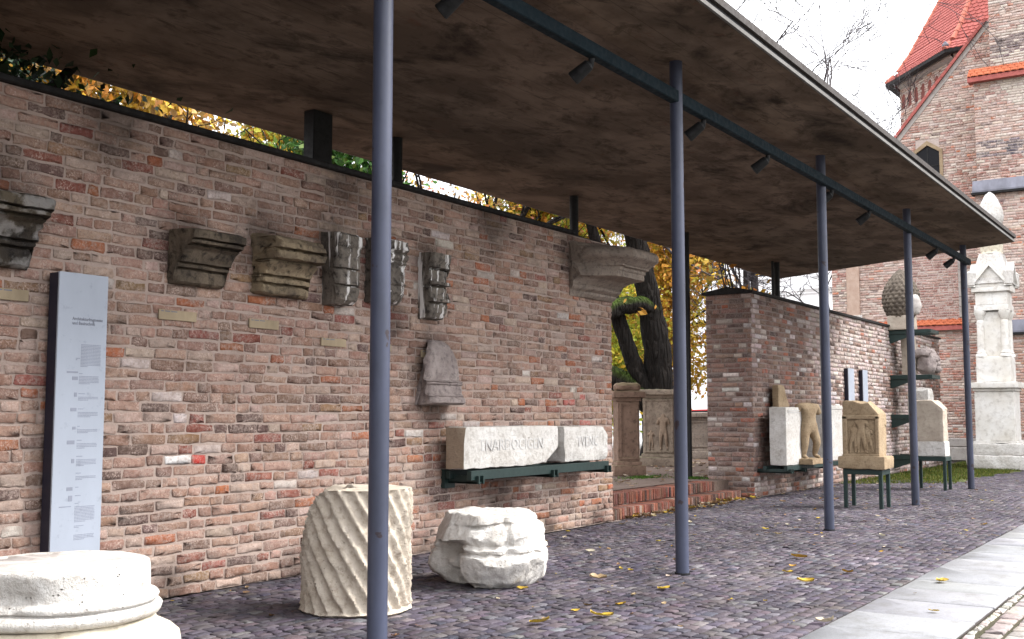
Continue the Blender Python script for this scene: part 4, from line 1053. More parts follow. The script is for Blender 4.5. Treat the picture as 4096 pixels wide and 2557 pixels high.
# ------------------------------------------------------------------ trees
def leaf_cloud(blobs, n, size, cols, seed, name, parent, mat=None, flat=.25, sparse=0.0):
    """n leaves spread through ellipsoid blobs (cx,cy,cz,rx,ry,rz); clumpy, uneven outline"""
    r = np.random.RandomState(seed); P = []; C = []
    cols = np.array(cols)
    # clump centres
    wts = np.array([b[3]*b[4]*b[5] for b in blobs]); wts = wts/wts.sum()
    ncl = max(20, n//28); cl = []
    for i in range(ncl):
        b = blobs[r.choice(len(blobs), p=wts)]
        d = r.normal(size=3); d /= np.linalg.norm(d); rad = r.uniform(.25, 1)**.6*r.uniform(.8, 1.12)
        cl.append((np.array(b[:3])+d*rad*np.array(b[3:6]), r.uniform(.16, .55), r.randint(len(cols)), r.uniform(.6, 1.25)))
    ws = np.array([c[1]**1.5 for c in cl]); ws /= ws.sum()
    idx = r.choice(ncl, n, p=ws)
    cen = np.array([c[0] for c in cl])[idx]; rad = np.array([c[1] for c in cl])[idx]
    pos = cen+r.normal(size=(n, 3))*rad[:, None]*.62
    ci = np.array([c[2] for c in cl])[idx]; br = np.array([c[3] for c in cl])[idx]*r.uniform(.7, 1.25, n)
    sw = r.random(n) < .3; ci[sw] = r.randint(len(cols), size=sw.sum())
    C = np.clip(cols[ci]*br[:, None], 0, 1)
    d = r.normal(size=(n, 3)); d[:, 2] -= .5; d /= np.linalg.norm(d, axis=1)[:, None]
    s = np.cross(d, r.normal(size=(n, 3))); s /= np.linalg.norm(s, axis=1)[:, None]
    nn = np.cross(d, s); L = size*r.uniform(.6, 1.35, n)
    a = pos; e = pos+d*L[:, None]
    m1 = pos+d*(L*.45)[:, None]+s*(L*.27)[:, None]+nn*(L*.10)[:, None]; m2 = pos+d*(L*.45)[:, None]-s*(L*.27)[:, None]+nn*(L*.10)[:, None]
    V = np.stack([a, m1, e, m2], 1).reshape(-1, 3)
    W0 = np.array(wloc(parent)) if parent else np.zeros(3)
    me = bpy.data.meshes.new(name); me.vertices.add(4*n); me.vertices.foreach_set('co', (V-W0).ravel())
    b0 = np.arange(n)*4
    tri = np.stack([b0, b0+1, b0+2, b0, b0+2, b0+3], 1).reshape(-1).astype(np.int32)
    me.loops.add(len(tri)); me.loops.foreach_set('vertex_index', tri); me.polygons.add(2*n)
    me.polygons.foreach_set('loop_start', (np.arange(2*n)*3).astype(np.int32)); me.update(calc_edges=True)
    at = me.color_attributes.new('bc', 'FLOAT_COLOR', 'POINT')
    at.data.foreach_set('color', np.concatenate([np.repeat(C, 4, 0), np.ones((4*n, 1))], 1).astype(np.float32).ravel())
    me.materials.append(mat or M['leaf']); o = bpy.data.objects.new(name, me); COL.objects.link(o); o.parent = parent
    return o
def limbs(mb, p, d, L, r, depth, rr, spread=.55, taper=.68, up=.12, n=7, kids=(2, 3), wig=.22, rmin=0.0):
    """recursive branches"""
    pts = [Vector(p)]; rads = [r]; dd = Vector(d).normalized(); k = 4
    for i in range(k):
        dd = (dd+Vector((rr.gauss(0, wig), rr.gauss(0, wig), rr.gauss(0, wig)+up))*.5).normalized()
        pts.append(pts[-1]+dd*L/k); rads.append(r*(1-(1-taper)*(i+1)/k))
    mb.tube(pts, [max(rmin, q) for q in rads], n)
    if depth <= 0: return
    for c in range(rr.randint(*kids)):
        t = rr.uniform(.45, 1.0) if c else 1.0
        i = min(k, max(1, int(round(t*k)))); ax = Vector((rr.gauss(0, 1), rr.gauss(0, 1), rr.gauss(0, .6))).normalized()
        nd = (dd+ax*spread*rr.uniform(.7, 1.5)).normalized()
        limbs(mb, pts[i], nd, L*rr.uniform(.62, .85), rads[i]*rr.uniform(.55, .78), depth-1, rr, spread, taper, up, max(4, n-1), kids, wig, rmin)
YEL = [(.55, .34, .03), (.62, .42, .05), (.45, .26, .03), (.38, .33, .05), (.50, .22, .04)]
YGR = [(.50, .50, .06), (.38, .45, .05), (.62, .55, .06), (.26, .34, .04)]
GRN = [(.05, .14, .03), (.08, .20, .04), (.035, .09, .02), (.16, .24, .05)]
ORG = [(.55, .20, .05), (.60, .30, .06), (.45, .14, .06), (.62, .26, .20)]
TAN = [(.38, .24, .08), (.50, .32, .07), (.30, .19, .08), (.55, .36, .05)]
def tree(loc, h, r, blobs, n, size, cols, seed, lab, grp='trees behind the brick walls', depth=3, leafless=False, spread=.6, name='autumn_tree', wig=.22, mat='bark'):
    q = empty(name, loc, lab, 'tree', grp); rr = random.Random(seed)
    mb = MB(); top = Vector(loc)+Vector((rr.uniform(-.3, .3), rr.uniform(-.3, .3), h))
    mid = Vector(loc).lerp(top, .5)+Vector((rr.uniform(-.2, .2), rr.uniform(-.2, .2), 0))
    mb.tube([Vector(loc)-Vector((0, 0, .3)), Vector(loc)+Vector((0, 0, .4)), mid, top], [r*1.35, r, r*.85, r*.7], 12)
    mb.build('trunk', M[mat], q, smooth=True)
    lb = MB()
    for k in range(4):
        a = 2*math.pi*k/4+rr.uniform(-.4, .4)
        limbs(lb, top-Vector((0, 0, rr.uniform(0, h*.3))), Vector((math.cos(a), math.sin(a), rr.uniform(.5, 1.1))), (h*.5 if not leafless else h*.45), r*.5, depth, rr, spread, wig=wig)
    lb.build('branches', M[mat], q, smooth=True)
    if not leafless: leaf_cloud(blobs, n, size, cols, seed, 'crown', q)
    return q
tree((12.5, 18.5, .2), 4.2, .22, [(12.2, 17.5, 7.2, 2.6, 2.2, 2.6), (10.2, 18.5, 7.8, 2.0, 2.0, 2.2)], 20000, .19, TAN+YEL, 3, 'yellow-brown tree seen over the wall right of the dark ivy')
tree((19.4, 20.5, .2), 4.5, .2, [(19.3, 19.6, 7.4, 1.3, 1.5, 2.2)], 6500, .18, YGR+YEL, 4, 'yellow-green tree seen over the wall left of the dark pier')
tree((16.6, 15.6, .2), 4.0, .15, [(16.3, 15.0, 6.6, 1.1, 1.1, 1.5)], 4600, .18, GRN, 5, 'green tree seen over the wall left of the nearest pole')
tree((22.3, 17.2, .2), 5.0, .26, [(22.6, 17.0, 7.2, 2.2, 2.2, 2.2)], 1300, .15, ORG+TAN, 6, 'nearly bare orange-leaved tree with dark boughs over the wall right of the nearest pole', depth=4)
tree((27.3, 16.6, .2), 5.2, .2, [(26.6, 15.8, 7.0, 1.7, 1.6, 1.6), (25.2, 16.2, 7.6, 1.3, 1.3, 1.2)], 6500, .18, YEL+YGR, 7, 'golden yellow tree showing above the wall end and big cornice')
tree((34.0, 19.4, .2), 3.2, .2, [(33.6, 18.3, 4.6, 2.2, 2.0, 2.6), (33.0, 18.6, 2.2, 2.4, 1.6, 1.6)], 14000, .18, YGR+[YEL[1]], 8, 'yellow-green tree low in the opening behind the altars')
tree((38.2, 19.0, .2), 4.4, .22, [(37.0, 17.8, 4.8, 2.2, 1.9, 3.2), (37.4, 17.2, 7.8, 2.0, 1.8, 1.8)], 14000, .19, YEL+[ORG[1]], 9, 'orange-yellow tree right of the thick dark trunk')
tree((41.5, 19.4, .2), 5.0, .2, [(40.5, 18.6, 9.0, 2.4, 1.9, 2.0)], 6000, .19, ORG, 10, 'pinkish orange tree high beside the canopy in the opening')
# the old tree with the thick leaning trunk in the opening
old = empty('old_tree', (26.8, 13.15, TZ), 'thick dark old tree with mossy sawn boughs standing behind the altars', 'tree')
def rough_tube(pts, rads, n, name, seed, amp, parent, mat='bark'):
    P = [Vector(p) for p in pts]; fine = []; fr = []
    for i in range(len(P)-1):
        for k in range(6): fine.append(P[i].lerp(P[i+1], k/6)); fr.append(rads[i]+(rads[i+1]-rads[i])*k/6)
    fine.append(P[-1]); fr.append(rads[-1])
    o = MB().tube(fine, fr, n).build(name, M[mat], parent, smooth=True); roughen(o.data, amp, 4, seed, 4, lambda c, n: -.6*amp*abs(nz((c.x, c.y, c.z*.12), 9, seed))); return o
rough_tube([(26.9, 13.0, .1), (26.85, 13.0, .8), (26.9, 13.0, 1.9), (26.8, 13.02, 3.2), (26.6, 13.15, 4.5), (26.3, 13.3, 5.8), (25.9, 13.5, 7.5)], [.62, .46, .40, .37, .33, .30, .24], 24, 'trunk', 3, .05, old)
rough_tube([(26.7, 13.2, 1.7), (26.35, 13.5, 2.8), (26.05, 13.75, 3.9), (25.7, 14.0, 5.2), (25.2, 14.3, 7)], [.24, .235, .20, .17, .12], 18, 'second_stem', 5, .03, old)
rough_tube([(26.75, 13.15, 1.75), (26.4, 13.7, 2.25), (25.9, 14.4, 2.62), (25.2, 15.2, 2.85), (24.4, 16.2, 3.0)], [.36, .33, .30, .27, .22], 18, 'low_bough', 7, .04, old, 'mossy_bark')
rough_tube([(26.7, 13.0, 4.15), (26.35, 13.2, 4.36), (25.9, 13.55, 4.34), (25.4, 13.95, 4.10), (25.15, 14.15, 3.95)], [.27, .25, .24, .26, .24], 16, 'sawn_bough', 9, .04, old, 'mossy_bark')
lb = MB(); rr = random.Random(8)
limbs(lb, (26.2, 13.3, 6.2), (-.6, .6, .5), 2.6, .12, 3, rr); limbs(lb, (26.1, 13.4, 7.0), (.5, -.3, .5), 2.6, .12, 3, rr); limbs(lb, (25.4, 14.2, 6.5), (-.5, -.5, .4), 2.4, .1, 3, rr)
limbs(lb, (25.4, 14.0, 4.4), (-.5, .2, .4), 1.6, .05, 2, rr)
lb.build('branches', M['bark'], old, smooth=True)
leaf_cloud([(25.0, 13.2, 8.3, 2.6, 2.2, 1.6), (26.8, 12.6, 8.0, 1.4, 1.2, 1.2)], 1500, .20, ORG+TAN+YEL, 12, 'crown', old)
leaf_cloud([(26.1, 12.9, 3.95, .35, .3, .35), (25.9, 13.0, 4.1, .3, .3, .3)], 7, .22, [(.55, .27, .05), (.62, .36, .08)], 13, 'hanging_leaves', old)
# drooping twig with a few big leaves over the pier of the second wall
tw = empty('leafy_twig', (21.5, 10.6, 4.5), 'thin drooping branches with a few yellow leaves above the farther wall', 'branch')
lb = MB(); rr = random.Random(21)
lb.tube([(21.6, 10.6, 5.5), (22.0, 10.3, 5.0), (22.9, 10.0, 4.68), (24.2, 9.8, 4.45), (25.6, 9.6, 4.35)], [.03, .026, .02, .015, .008], 6)
for k in range(16):
    t = rr.uniform(0, 1); p = Vector((21.7, 10.5, 5.2)).lerp(Vector((25.6, 9.6, 4.35)), t)+Vector((0, 0, -.15*math.sin(math.pi*t)))
    limbs(lb, p, (rr.uniform(-.6, .6), rr.uniform(-.4, .4), rr.uniform(-1, .5)), rr.uniform(.3, .7), .010, 2, rr, .7, n=4, up=-.05)
for k in range(8):
    x = 22.6+k*.13+rr.uniform(-.05, .05); lb.tube([(x, 9.3, 3.6), (x+rr.uniform(-.1, .1), 9.3, 4.2), (x+rr.uniform(-.3, .3), 9.4, 4.9)], [.022, .018, .012], 6)
lb.build('twigs', M['twig'], tw)
leaf_cloud([(22.5, 9.8, 4.55, .45, .25, .3), (23.4, 9.8, 4.5, .6, .25, .25), (25.2, 9.6, 4.25, .8, .25, .3)], 110, .20, YEL+ORG[:2], 14, 'leaves', tw)
# dark evergreen ivy hanging over the left part of the wall
ivy = empty('ivy_bush', (5.6, 9.3, .3), 'dark green ivy and shrub over the top left of the wall', 'shrub')
MB().tube([(5.4, 9.5, .2), (5.5, 9.4, 2.2), (5.8, 9.3, 4.2), (6.4, 9.3, 4.9)], [.12, .1, .08, .04], 8).build('stem', M['bark'], ivy)
leaf_cloud([(5.2, 9.7, 4.7, 1.3, .7, .8), (6.7, 9.5, 4.45, .9, .4, .30), (4.0, 9.8, 4.8, 1.4, .7, 1.0), (2.6, 9.8, 4.7, 1.3, .6, 1.0), (7.4, 9.4, 4.1, .4, .3, .14)], 10500, .115, [(.012, .03, .010), (.02, .045, .014), (.008, .018, .008), (.03, .06, .03)], 15, 'foliage', ivy)
# bare trees above the canopy edge
def bare(loc, h, seed, lab, depth=6, r=.16):
    q = empty('bare_tree', loc, lab, 'tree', 'bare trees above the canopy'); rr = random.Random(seed)
    mb = MB(); top = Vector(loc)+Vector((0, 0, h*.5)); mb.tube([Vector(loc)-Vector((0, 0, .3)), Vector(loc).lerp(top, .5), top], [r*1.2, r, r*.8], 10); mb.build('trunk', M['twig'], q, smooth=True)
    lb = MB()
    for k in range(5):
        a = 2*math.pi*k/5+rr.uniform(-.5, .5); limbs(lb, top-Vector((0, 0, rr.uniform(0, h*.15))), (math.cos(a)*.8, math.sin(a)*.8, rr.uniform(.7, 1.3)), h*.25, r*.55, depth, rr, .62, .66, .06, 4, (2, 3), .30, .008)
    lb.build('branches', M['twig'], q)
bare((40.3, 15.4, .2), 19.5, 31, 'bare tree whose fine twigs rise above the upper canopy edge', 6)
bare((40.0, 15.6, .2), 13.5, 32, 'bare tree with fine twigs over the middle of the canopy edge', 6)
bare((39.6, 12.6, .2), 7.6, 33, 'low bare tree beside the church gable', 6, .12)
bare((37.5, 17.2, .2), 20, 34, 'bare tree whose twigs reach the top edge of the picture', 6)

# ------------------------------------------------------------------ white building and car far behind
wb = empty('white_building', (66, 24, .3), 'bright white rendered building far behind the walls', 'building')
MB().box(66, 78, 12.0, 46, .29, 14.5).build('facade_wall', M['white_wall'], wb)
for z in (4.6, 9.0, 13.9):
    MB().box(65.75, 66.0-.002, 11.9, 46.1, z, z+.18, bev=.02).build('cornice', M['white_wall'], wb); MB().box(65.85, 66.0-.002, 11.95, 46.05, z-.16, z-.004).build('cornice', M['white_wall'], wb)
for z in (1.4, 5.6, 10.1):
    for k in range(9):
        y = 13.6+k*3.55; w = MB().box(65.9, 65.995, y-.75, y+.75, z-.1, z+2.3).build('window_frame', M['white_wall'], wb)
        MB().box(65.88, 65.898, y-.6, y+.6, z, z+2.15).build('pane', M['glass'], w)
        m = MB(); m.box(65.86, 65.879, y-.03, y+.03, z, z+2.15); m.box(65.86, 65.879, y-.6, y+.6, z+1.3, z+1.36); m.build('glazing_bar', M['white_wall'], w)
        MB().box(65.7, 65.895, y-.85, y+.85, z-.22, z-.104).build('sill', M['white_wall'], w)
MB().prism([(11.6, 14.5), (46.4, 14.5), (45.5, 15.2), (12.5, 15.2)], 65.5, 78.5, 'x').build('roof', M['tile'], wb)
MB().prism([(15.0, 9.1), (22, 9.1), (18.5, 11.2)], 65.55, 65.99, 'x').build('pediment', M['white_wall'], wb)
car = empty('parked_car', (57.4, 25.2, .29), 'red parked car glimpsed between the tall rear post and the pier', 'car')
Mc = Matrix.Translation((57.4, 25.3, .29)) @ Matrix.Rotation(R(80), 4, 'Z')
def cprism(poly, a, b, name, mat, par):
    m = MB(); m.prism(poly, a, b, 'y'); m.v = [tuple(Mc @ Vector(v)) for v in m.v]; return m.build(name, mat, par)
cprism([(-2.0, .3), (2.0, .3), (2.08, .55), (1.95, .82), (1.0, .92), (-1.9, .95), (-2.06, .7)], -.85, .85, 'body', M['car_red'], car)
cprism([(-1.85, .94), (.95, .91), (.35, 1.40), (-1.3, 1.43)], -.72, .72, 'roof_cabin', M['car_red'], car)
cprism([(-1.68, .97), (.72, .95), (.25, 1.34), (-1.22, 1.36)], -.735, .735, 'side_windows', M['glass'], car)
cprism([(.55, .96), (.99, .93), (.44, 1.36), (.36, 1.36)], -.66, .66, 'windscreen', M['glass'], car)
cprism([(-1.88, .99), (-1.6, .99), (-1.28, 1.38), (-1.36, 1.38)], -.66, .66, 'rear_window', M['glass'], car)
for sx_ in (-1.25, 1.3):
    for sy_ in (-.8, .8):
        a = Mc @ Vector((sx_, sy_-.1, .31)); b = Mc @ Vector((sx_, sy_+.1, .31))
        w = MB().cyl(a, b, .31, n=20).build('wheel', M['rubber'], car, smooth=40)
        d = (b-a).normalized()*.012; MB().cyl(a-d, b+d, .19, n=16).build('hub_cap', M['lead'], w, smooth=40)
for sy_ in (-.6, .6):
    a = Mc @ Vector((-2.04, sy_, .76)); MB().cyl(a, a+(Mc.to_3x3() @ Vector((-.05, 0, 0))), .09, n=12).build('tail_light', M['tile'], car)
    a = Mc @ Vector((2.0, sy_, .68)); MB().cyl(a, a+(Mc.to_3x3() @ Vector((.06, 0, 0))), .09, n=12).build('headlight', M['lead'], car)
# wall lantern near the opening's far side
lan = empty('street_lantern', (40.5, 15.4, .29), 'small black street lantern seen past the tall rear post', 'street lamp')
MB().cyl((40.5, 15.4, .2), (40.5, 15.4, 3.0), .05, .035, 12).build('lamp_post', M['black_steel'], lan, smooth=40)
MB().lathe([(.05, 0), (.13, .3), (.02, .42)], (40.5, 15.4, 3.0), 6).build('lamp_head', M['glass'], lan)

# ------------------------------------------------------------------ church
CX1, CX2 = 36.6, 35.5            # gable wall plane, buttress plane (both face the court)
ch = empty('brick_church', (38, 4, 0), 'old brick church with red tiled turret behind the right end of the court', 'church')
def cl_gable(a, b, va, vb):      # stay under the sloping coping  (u = y)
    zt = lambda y: 13.89-(y-6.13)*(13.89-10.72)/(8.83-6.13)-.10
    if vb < min(zt(a), zt(b)): return (a, b)
    # clip
    ymax = 6.13+(13.89-.10-vb)*(8.83-6.13)/(13.89-10.72)
    return (a, min(b, ymax)) if ymax > a+.05 else None
rc = random.Random(17)
CB = .082
# gable wall
core = MB(); core.prism([(2.0, 0), (11.25, 0), (11.25, 7.88), (6.13, 13.88), (2.0, 13.88)], CX1+.012, CX1+1.2, 'x'); core.build('gable_core', M['mortarc'], ch)
def gb(a, b, va, vb):
    q = cl_gable(a, b, va, vb)
    if q is None: return None
    a, b = q
    if va < 10.3 and vb > 9.0 and b > 7.66 and a < 8.40:       # window opening
        if a < 7.66: return (a, min(b, 7.66))
        if b > 8.40: return (max(a, 8.40), b)
        return None
    if 4.4 < va < 7.0 and a < 8.7 and b > 7.16: return None    # recessed panel
    return (a, b)
kw = dict(ls=(.26, .32), lh=(.13, .16), jn=(.010, .018), jv=(.012, .018), proud=(-.004, .006))
def ccol(a, v):
    f = nz((a*.5, v*.5, 1.1), 1.0)
    if f > .22 and rc.random() < .6: return jc((.38, .17, .13), .2, rc)
    return None
items = lay_bricks(5.6, 11.25, .7, 13.88, CB, rc, 'church', inside=gb, colfn=ccol, **kw)
pieces(items, (CX1, 0, 0), (0, 1, 0), (0, 0, 1), (-1, 0, 0), 'brick', M['brickc'], ch, limit=150, ring=8, bev=.007, depth=.02, stuff_name='gable_bricks')
# recessed reddish panel above the little tile ledge, with stone quoins
items = lay_bricks(7.1, 8.75, 4.45, 7.1, CB, rc, 'church_red', **kw)
pieces(items, (CX1+.008, 0, 0), (0, 1, 0), (0, 0, 1), (-1, 0, 0), 'brick', M['brickc'], ch, limit=0, ring=8, bev=.007, depth=.02, stuff_name='recess_bricks')
z = 4.5
while z < 7.0:
    h = rc.uniform(.3, .5); MB().box(CX1-.03, CX1+.22, 7.08, 7.22, z, z+h-.012, bev=.012).build('quoin', M['church_stone'], ch); z += h
MB().box(CX1-.06, CX1+.1, 10.32, 10.75, 4.7, 7.4, bev=.01).build('pilaster', M['brick_pale'], ch)
MB().box(CX1-.10, CX1+.1, 10.25, 10.82, 4.5, 4.72, bev=.01).build('pilaster_base', M['white_stone'], ch)
# sloping coping of the gable: mortar band and red tile edge
s0, s1 = Vector((0, 8.95, 10.58)), Vector((0, 6.10, 13.925))
dv = (s1-s0); L = dv.length; dv.normalize(); nv_ = Vector((0, dv.z, -dv.y)); nv_ = nv_ if nv_.z > 0 else -nv_
def slope_box(name, l0, l1, h0, h1, x0, x1, mat):
    P = [s0+dv*l0+nv_*h0, s0+dv*l1+nv_*h0, s0+dv*l1+nv_*h1, s0+dv*l0+nv_*h1]
    MB().prism([(p.y, p.z) for p in P], x0, x1, 'x').build(name, mat, ch)
slope_box('coping_mortar', -3.0, L, -.16, -.02, CX1-.02, CX1+1.2, M['church_stone'])
k = 0; l = -3.0
while l < L-.1:
    slope_box('coping_tile', l, min(l+.24, L), -.015, .075, CX1-.10, CX1+1.3, M['tile']); l += .25
# window in the gable
wz0, wz1 = 8.85, 10.12
wf = MB().prism([(7.56, wz0), (7.66, wz0), (7.66, wz1-.22), (8.03, wz1+.02), (8.40, wz1-.22), (8.40, wz0), (8.50, wz0), (8.50, wz1-.16), (8.03, wz1+.17), (7.56, wz1-.16)], CX1-.05, CX1+.2, 'x').build('window_frame', M['sand_stone'], ch)
MB().prism([(7.662, wz0), (8.398, wz0), (8.398, wz1-.222), (8.03, wz1+.018), (7.662, wz1-.222)], CX1+.003, CX1+.02, 'x').build('pane', M['glass'], wf)
m = MB(); m.box(CX1-.01, CX1+.0028, 8.015, 8.045, wz0, wz1); m.box(CX1-.01, CX1+.0028, 7.67, 8.39, 9.45, 9.475); m.box(CX1-.01, CX1+.0028, 7.67, 8.39, 9.12, 9.145); m.build('glazing_bar', M['rubber'], wf)
# buttress mass on the right
def dk(a, v):
    for (z0, z1, c) in ((12.30, 12.95, (.13, .10, .11)), (9.25, 9.75, (.09, .08, .10)), (8.65, 9.3, (.24, .11, .085))):
        if z0 < v < z1 and rc.random() < .68: return jc(c, .35, rc)
    if nz((a*.7, v*.35, 5), 1.0) > .15: return jc((.56, .51, .44), .12, rc) if v > 9.8 else jc((.40, .26, .21), .2, rc)
    return None
MB().box(CX2+.012, CX1+.6, -8, 5.85, 12.0, 20.4).build('buttress_core', M['mortarc'], ch)
MB().box(CX2-.09, CX1+.6, -8, 6.33, 8.5, 11.75).build('buttress_core', M['mortarc'], ch)
MB().box(CX2-.09, CX1+.6, -8, 6.40, .0, 8.18).build('buttress_core', M['mortarc'], ch)
for (y1, z0, z1, xx) in ((5.86, 12.0, 15.6, CX2), (6.34, 8.52, 11.74, CX2-.10), (6.41, .7, 8.16, CX2-.10)):
    items = lay_bricks(1.5, y1, z0, z1, CB, rc, 'church', colfn=dk, **kw)
    pieces(items, (xx, 0, 0), (0, 1, 0), (0, 0, 1), (-1, 0, 0), 'brick', M['brickc'], ch, limit=50, ring=8, bev=.007, depth=.02, stuff_name='buttress_bricks')
    items = lay_bricks(xx, CX1, z0, min(z1, 13.6), CB, rc, 'church', **kw)
    pieces(items, (0, y1, 0), (1, 0, 0), (0, 0, 1), (0, 1, 0), 'brick', M['brickc'], ch, limit=0, ring=8, bev=.007, depth=.02, stuff_name='buttress_bricks')
# lower projecting part with lead cover
MB().box(CX2-.30, CX2-.11, -8, 5.78, .7, 3.80).build('buttress_core', M['mortarc'], ch)
items = lay_bricks(1.5, 5.79, .7, 3.80, CB, rc, 'church', colfn=lambda a, v: jc((.42, .22, .15), .2, rc) if rc.random() < .5 else None, **kw)
pieces(items, (CX2-.31, 0, 0), (0, 1, 0), (0, 0, 1), (-1, 0, 0), 'brick', M['brickc'], ch, limit=0, ring=8, bev=.007, depth=.02, stuff_name='buttress_bricks')
for (y1, z, xx, d) in ((6.47, 8.18, CX2-.10, .30), (5.86, 3.86, CX2-.31, .22)):
    m = MB(); m.prism([(xx-d*.5, z), (xx+.3, z), (xx+.3, z+.40), (xx-.02, z+.38), (xx-d*.5, z+.05)], -8, y1, 'y'); m.build('lead_ledge', M['lead'], ch)
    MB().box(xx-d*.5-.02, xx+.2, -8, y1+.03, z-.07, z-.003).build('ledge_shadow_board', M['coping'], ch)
# tile ledges (each tile its own piece)
def tile_ledge(y0, y1, x_out, x_in, z_out, z_in, rows, mat, under):
    MB().prism([(x_out+.05, z_out-.16), (x_in, z_out-.16), (x_in, z_in-.03), (x_out+.05, z_out-.03)], y0, y1, 'y').build('ledge_bed', under, ch)
    w = .19; n = int((y1-y0)/w)
    for r_ in range(rows):
        t0 = r_/rows; t1 = (r_+1.25)/rows
        for k in range(-1, n+1):
            y = y0+w*(k+(.5 if r_ % 2 else 0)); ya, yb = max(y0, y), min(y1, y+w-.008)
            if yb-ya < .03: continue
            m = MB(); xo, zo = x_out+(x_in-x_out)*t0, z_out+(z_in-z_out)*t0; xi, zi = x_out+(x_in-x_out)*min(1, t1), z_out+(z_in-z_out)*min(1, t1)
            ym = (ya+yb)/2; lift = .03
            top = [(xi, ya, zi), (xi, yb, zi), (xo+.05, yb, zo+lift-.012), (xo+.012, ym+(yb-ya)*.25, zo+lift), (xo, ym, zo+lift), (xo+.012, ym-(yb-ya)*.25, zo+lift), (xo+.05, ya, zo+lift-.012)]
            m.add(top+[(x, y_, z_-.022) for (x, y_, z_) in top], [list(range(7)), list(range(13, 6, -1))]+[(i, (i+1) % 7, 7+(i+1) % 7, 7+i) for i in range(7)])
            m.build('roof_tile', mat, ch)
tile_ledge(2.4, 6.48, CX2-.38, CX2+.02, 11.76, 12.10, 3, M['tile_orange'], M['tile'])
tile_ledge(7.10, 10.2, CX1-.32, CX1+.06, 4.26, 4.50, 3, M['tile_orange'], M['tile'])
# lower gable wall in front plane and stone plinth
MB().box(CX1-.10, CX1+.01, 6.42, 11.25, .7, 4.14).build('lower_core', M['mortarc'], ch)
items = lay_bricks(6.42, 11.25, .7, 4.14, CB, rc, 'church', colfn=lambda a, v: jc((.40, .17, .12), .2, rc) if rc.random() < .4 else None, **kw)
pieces(items, (CX1-.11, 0, 0), (0, 1, 0), (0, 0, 1), (-1, 0, 0), 'brick', M['brickc'], ch, limit=0, ring=8, bev=.007, depth=.02, stuff_name='lower_bricks')
for (y0, y1, xx) in ((6.43, 11.3, CX1-.22), (-8, 6.42, CX2-.42)):
    MB().box(xx, xx+.5, y0, y1, 0, .42, bev=.03).build('plinth', M['church_stone'], ch); MB().box(xx+.05, xx+.5, y0, y1, .425, .70, bev=.03).build('plinth', M['church_stone'], ch)
# polygonal turret with flared tile roof
tc = Vector((43.0, 5.5)); TR = 5.3; EZ = 13.75
ang = [R(155+45*k) for k in range(8)]
def ring8(rad, z): return [(tc.x+rad*math.cos(a), tc.y+rad*math.sin(a), z) for a in ang]
m = MB(); lo, hi = ring8(TR-.55, 6), ring8(TR-.55, EZ)
m.add(lo+hi, [(i, (i+1) % 8, 8+(i+1) % 8, 8+i) for i in range(8)]); m.build('turret_core', M['mortarc'], ch)
for k in (7, 0):      # the two faces one can see get real bricks and a frieze of little arches
    a0, a1 = Vector(lo[k]), Vector(lo[(k+1) % 8]); U = (a1-a0); Lf = U.length; U.normalize(); Nn = U.cross(Vector((0, 0, 1))); mid = (a0+a1)/2-Vector((tc.x, tc.y, 6))
    if Nn.dot(mid) < 0: Nn = -Nn
    arches = [Lf*(i+.5)/8 for i in range(8)]
    def ins(a, b, va, vb):
        for c in arches:
            if vb > EZ-1.02 and va < EZ-.42 and b > c-.13 and a < c+.13:
                if a < c-.13: return (a, c-.13)
                if b > c+.13: return (c+.13, b)
                return None
        return (a, b)
    items = lay_bricks(0, Lf, 9.2, EZ-.25, CB, rc, 'church', inside=ins, **kw)
    o3 = a0+Nn*.03; o3.z = 0
    pieces(items, o3, U, (0, 0, 1), Nn, 'brick', M['brickc'], ch, limit=0, ring=8, bev=.007, depth=.035, stuff_name='turret_bricks')
    for c in arches:
        p = a0+U*c+Nn*.012; m = MB(); poly = [(-.13, EZ-1.02), (.13, EZ-1.02), (.13, EZ-.60), (.07, EZ-.50), (0, EZ-.46), (-.07, EZ-.50), (-.13, EZ-.60)]
        m.add([(p+U*q).to_tuple()[:2]+(z_,) for (q, z_) in poly], [list(range(7))]); m.build('arch_niche', M['tile_dark'], ch)
    m = MB(); q0, q1 = a0+Nn*.14, a1+Nn*.14
    m.add([(a0.x, a0.y, EZ-.24), (a1.x, a1.y, EZ-.24), (q1.x, q1.y, EZ-.12), (q0.x, q0.y, EZ-.12), (q1.x, q1.y, EZ-.002), (q0.x, q0.y, EZ-.002)], [(0, 1, 2, 3), (3, 2, 4, 5)]); m.build('eave_cornice', M['church_stone'], ch)
rings = [(TR-.05, EZ), (TR-.50, EZ+.42), (TR-.95, EZ+1.05), (.1, EZ+8.6)]
m = MB(); vs = sum([ring8(r_, z_) for r_, z_ in rings], [])
m.add(vs, [(j*8+i, j*8+(i+1) % 8, (j+1)*8+(i+1) % 8, (j+1)*8+i) for j in range(3) for i in range(8)]); m.build('turret_roof', M['tile'], ch)
m = MB(); a, b = ring8(TR-.03, EZ-.11), ring8(TR-.03, EZ+.02); c = ring8(TR-.3, EZ-.11)
m.add(a+b+c, [(i, (i+1) % 8, 8+(i+1) % 8, 8+i) for i in range(8)]+[(i, (i+1) % 8, 16+(i+1) % 8, 16+i) for i in range(8)]); m.build('gutter', M['coping'], ch)
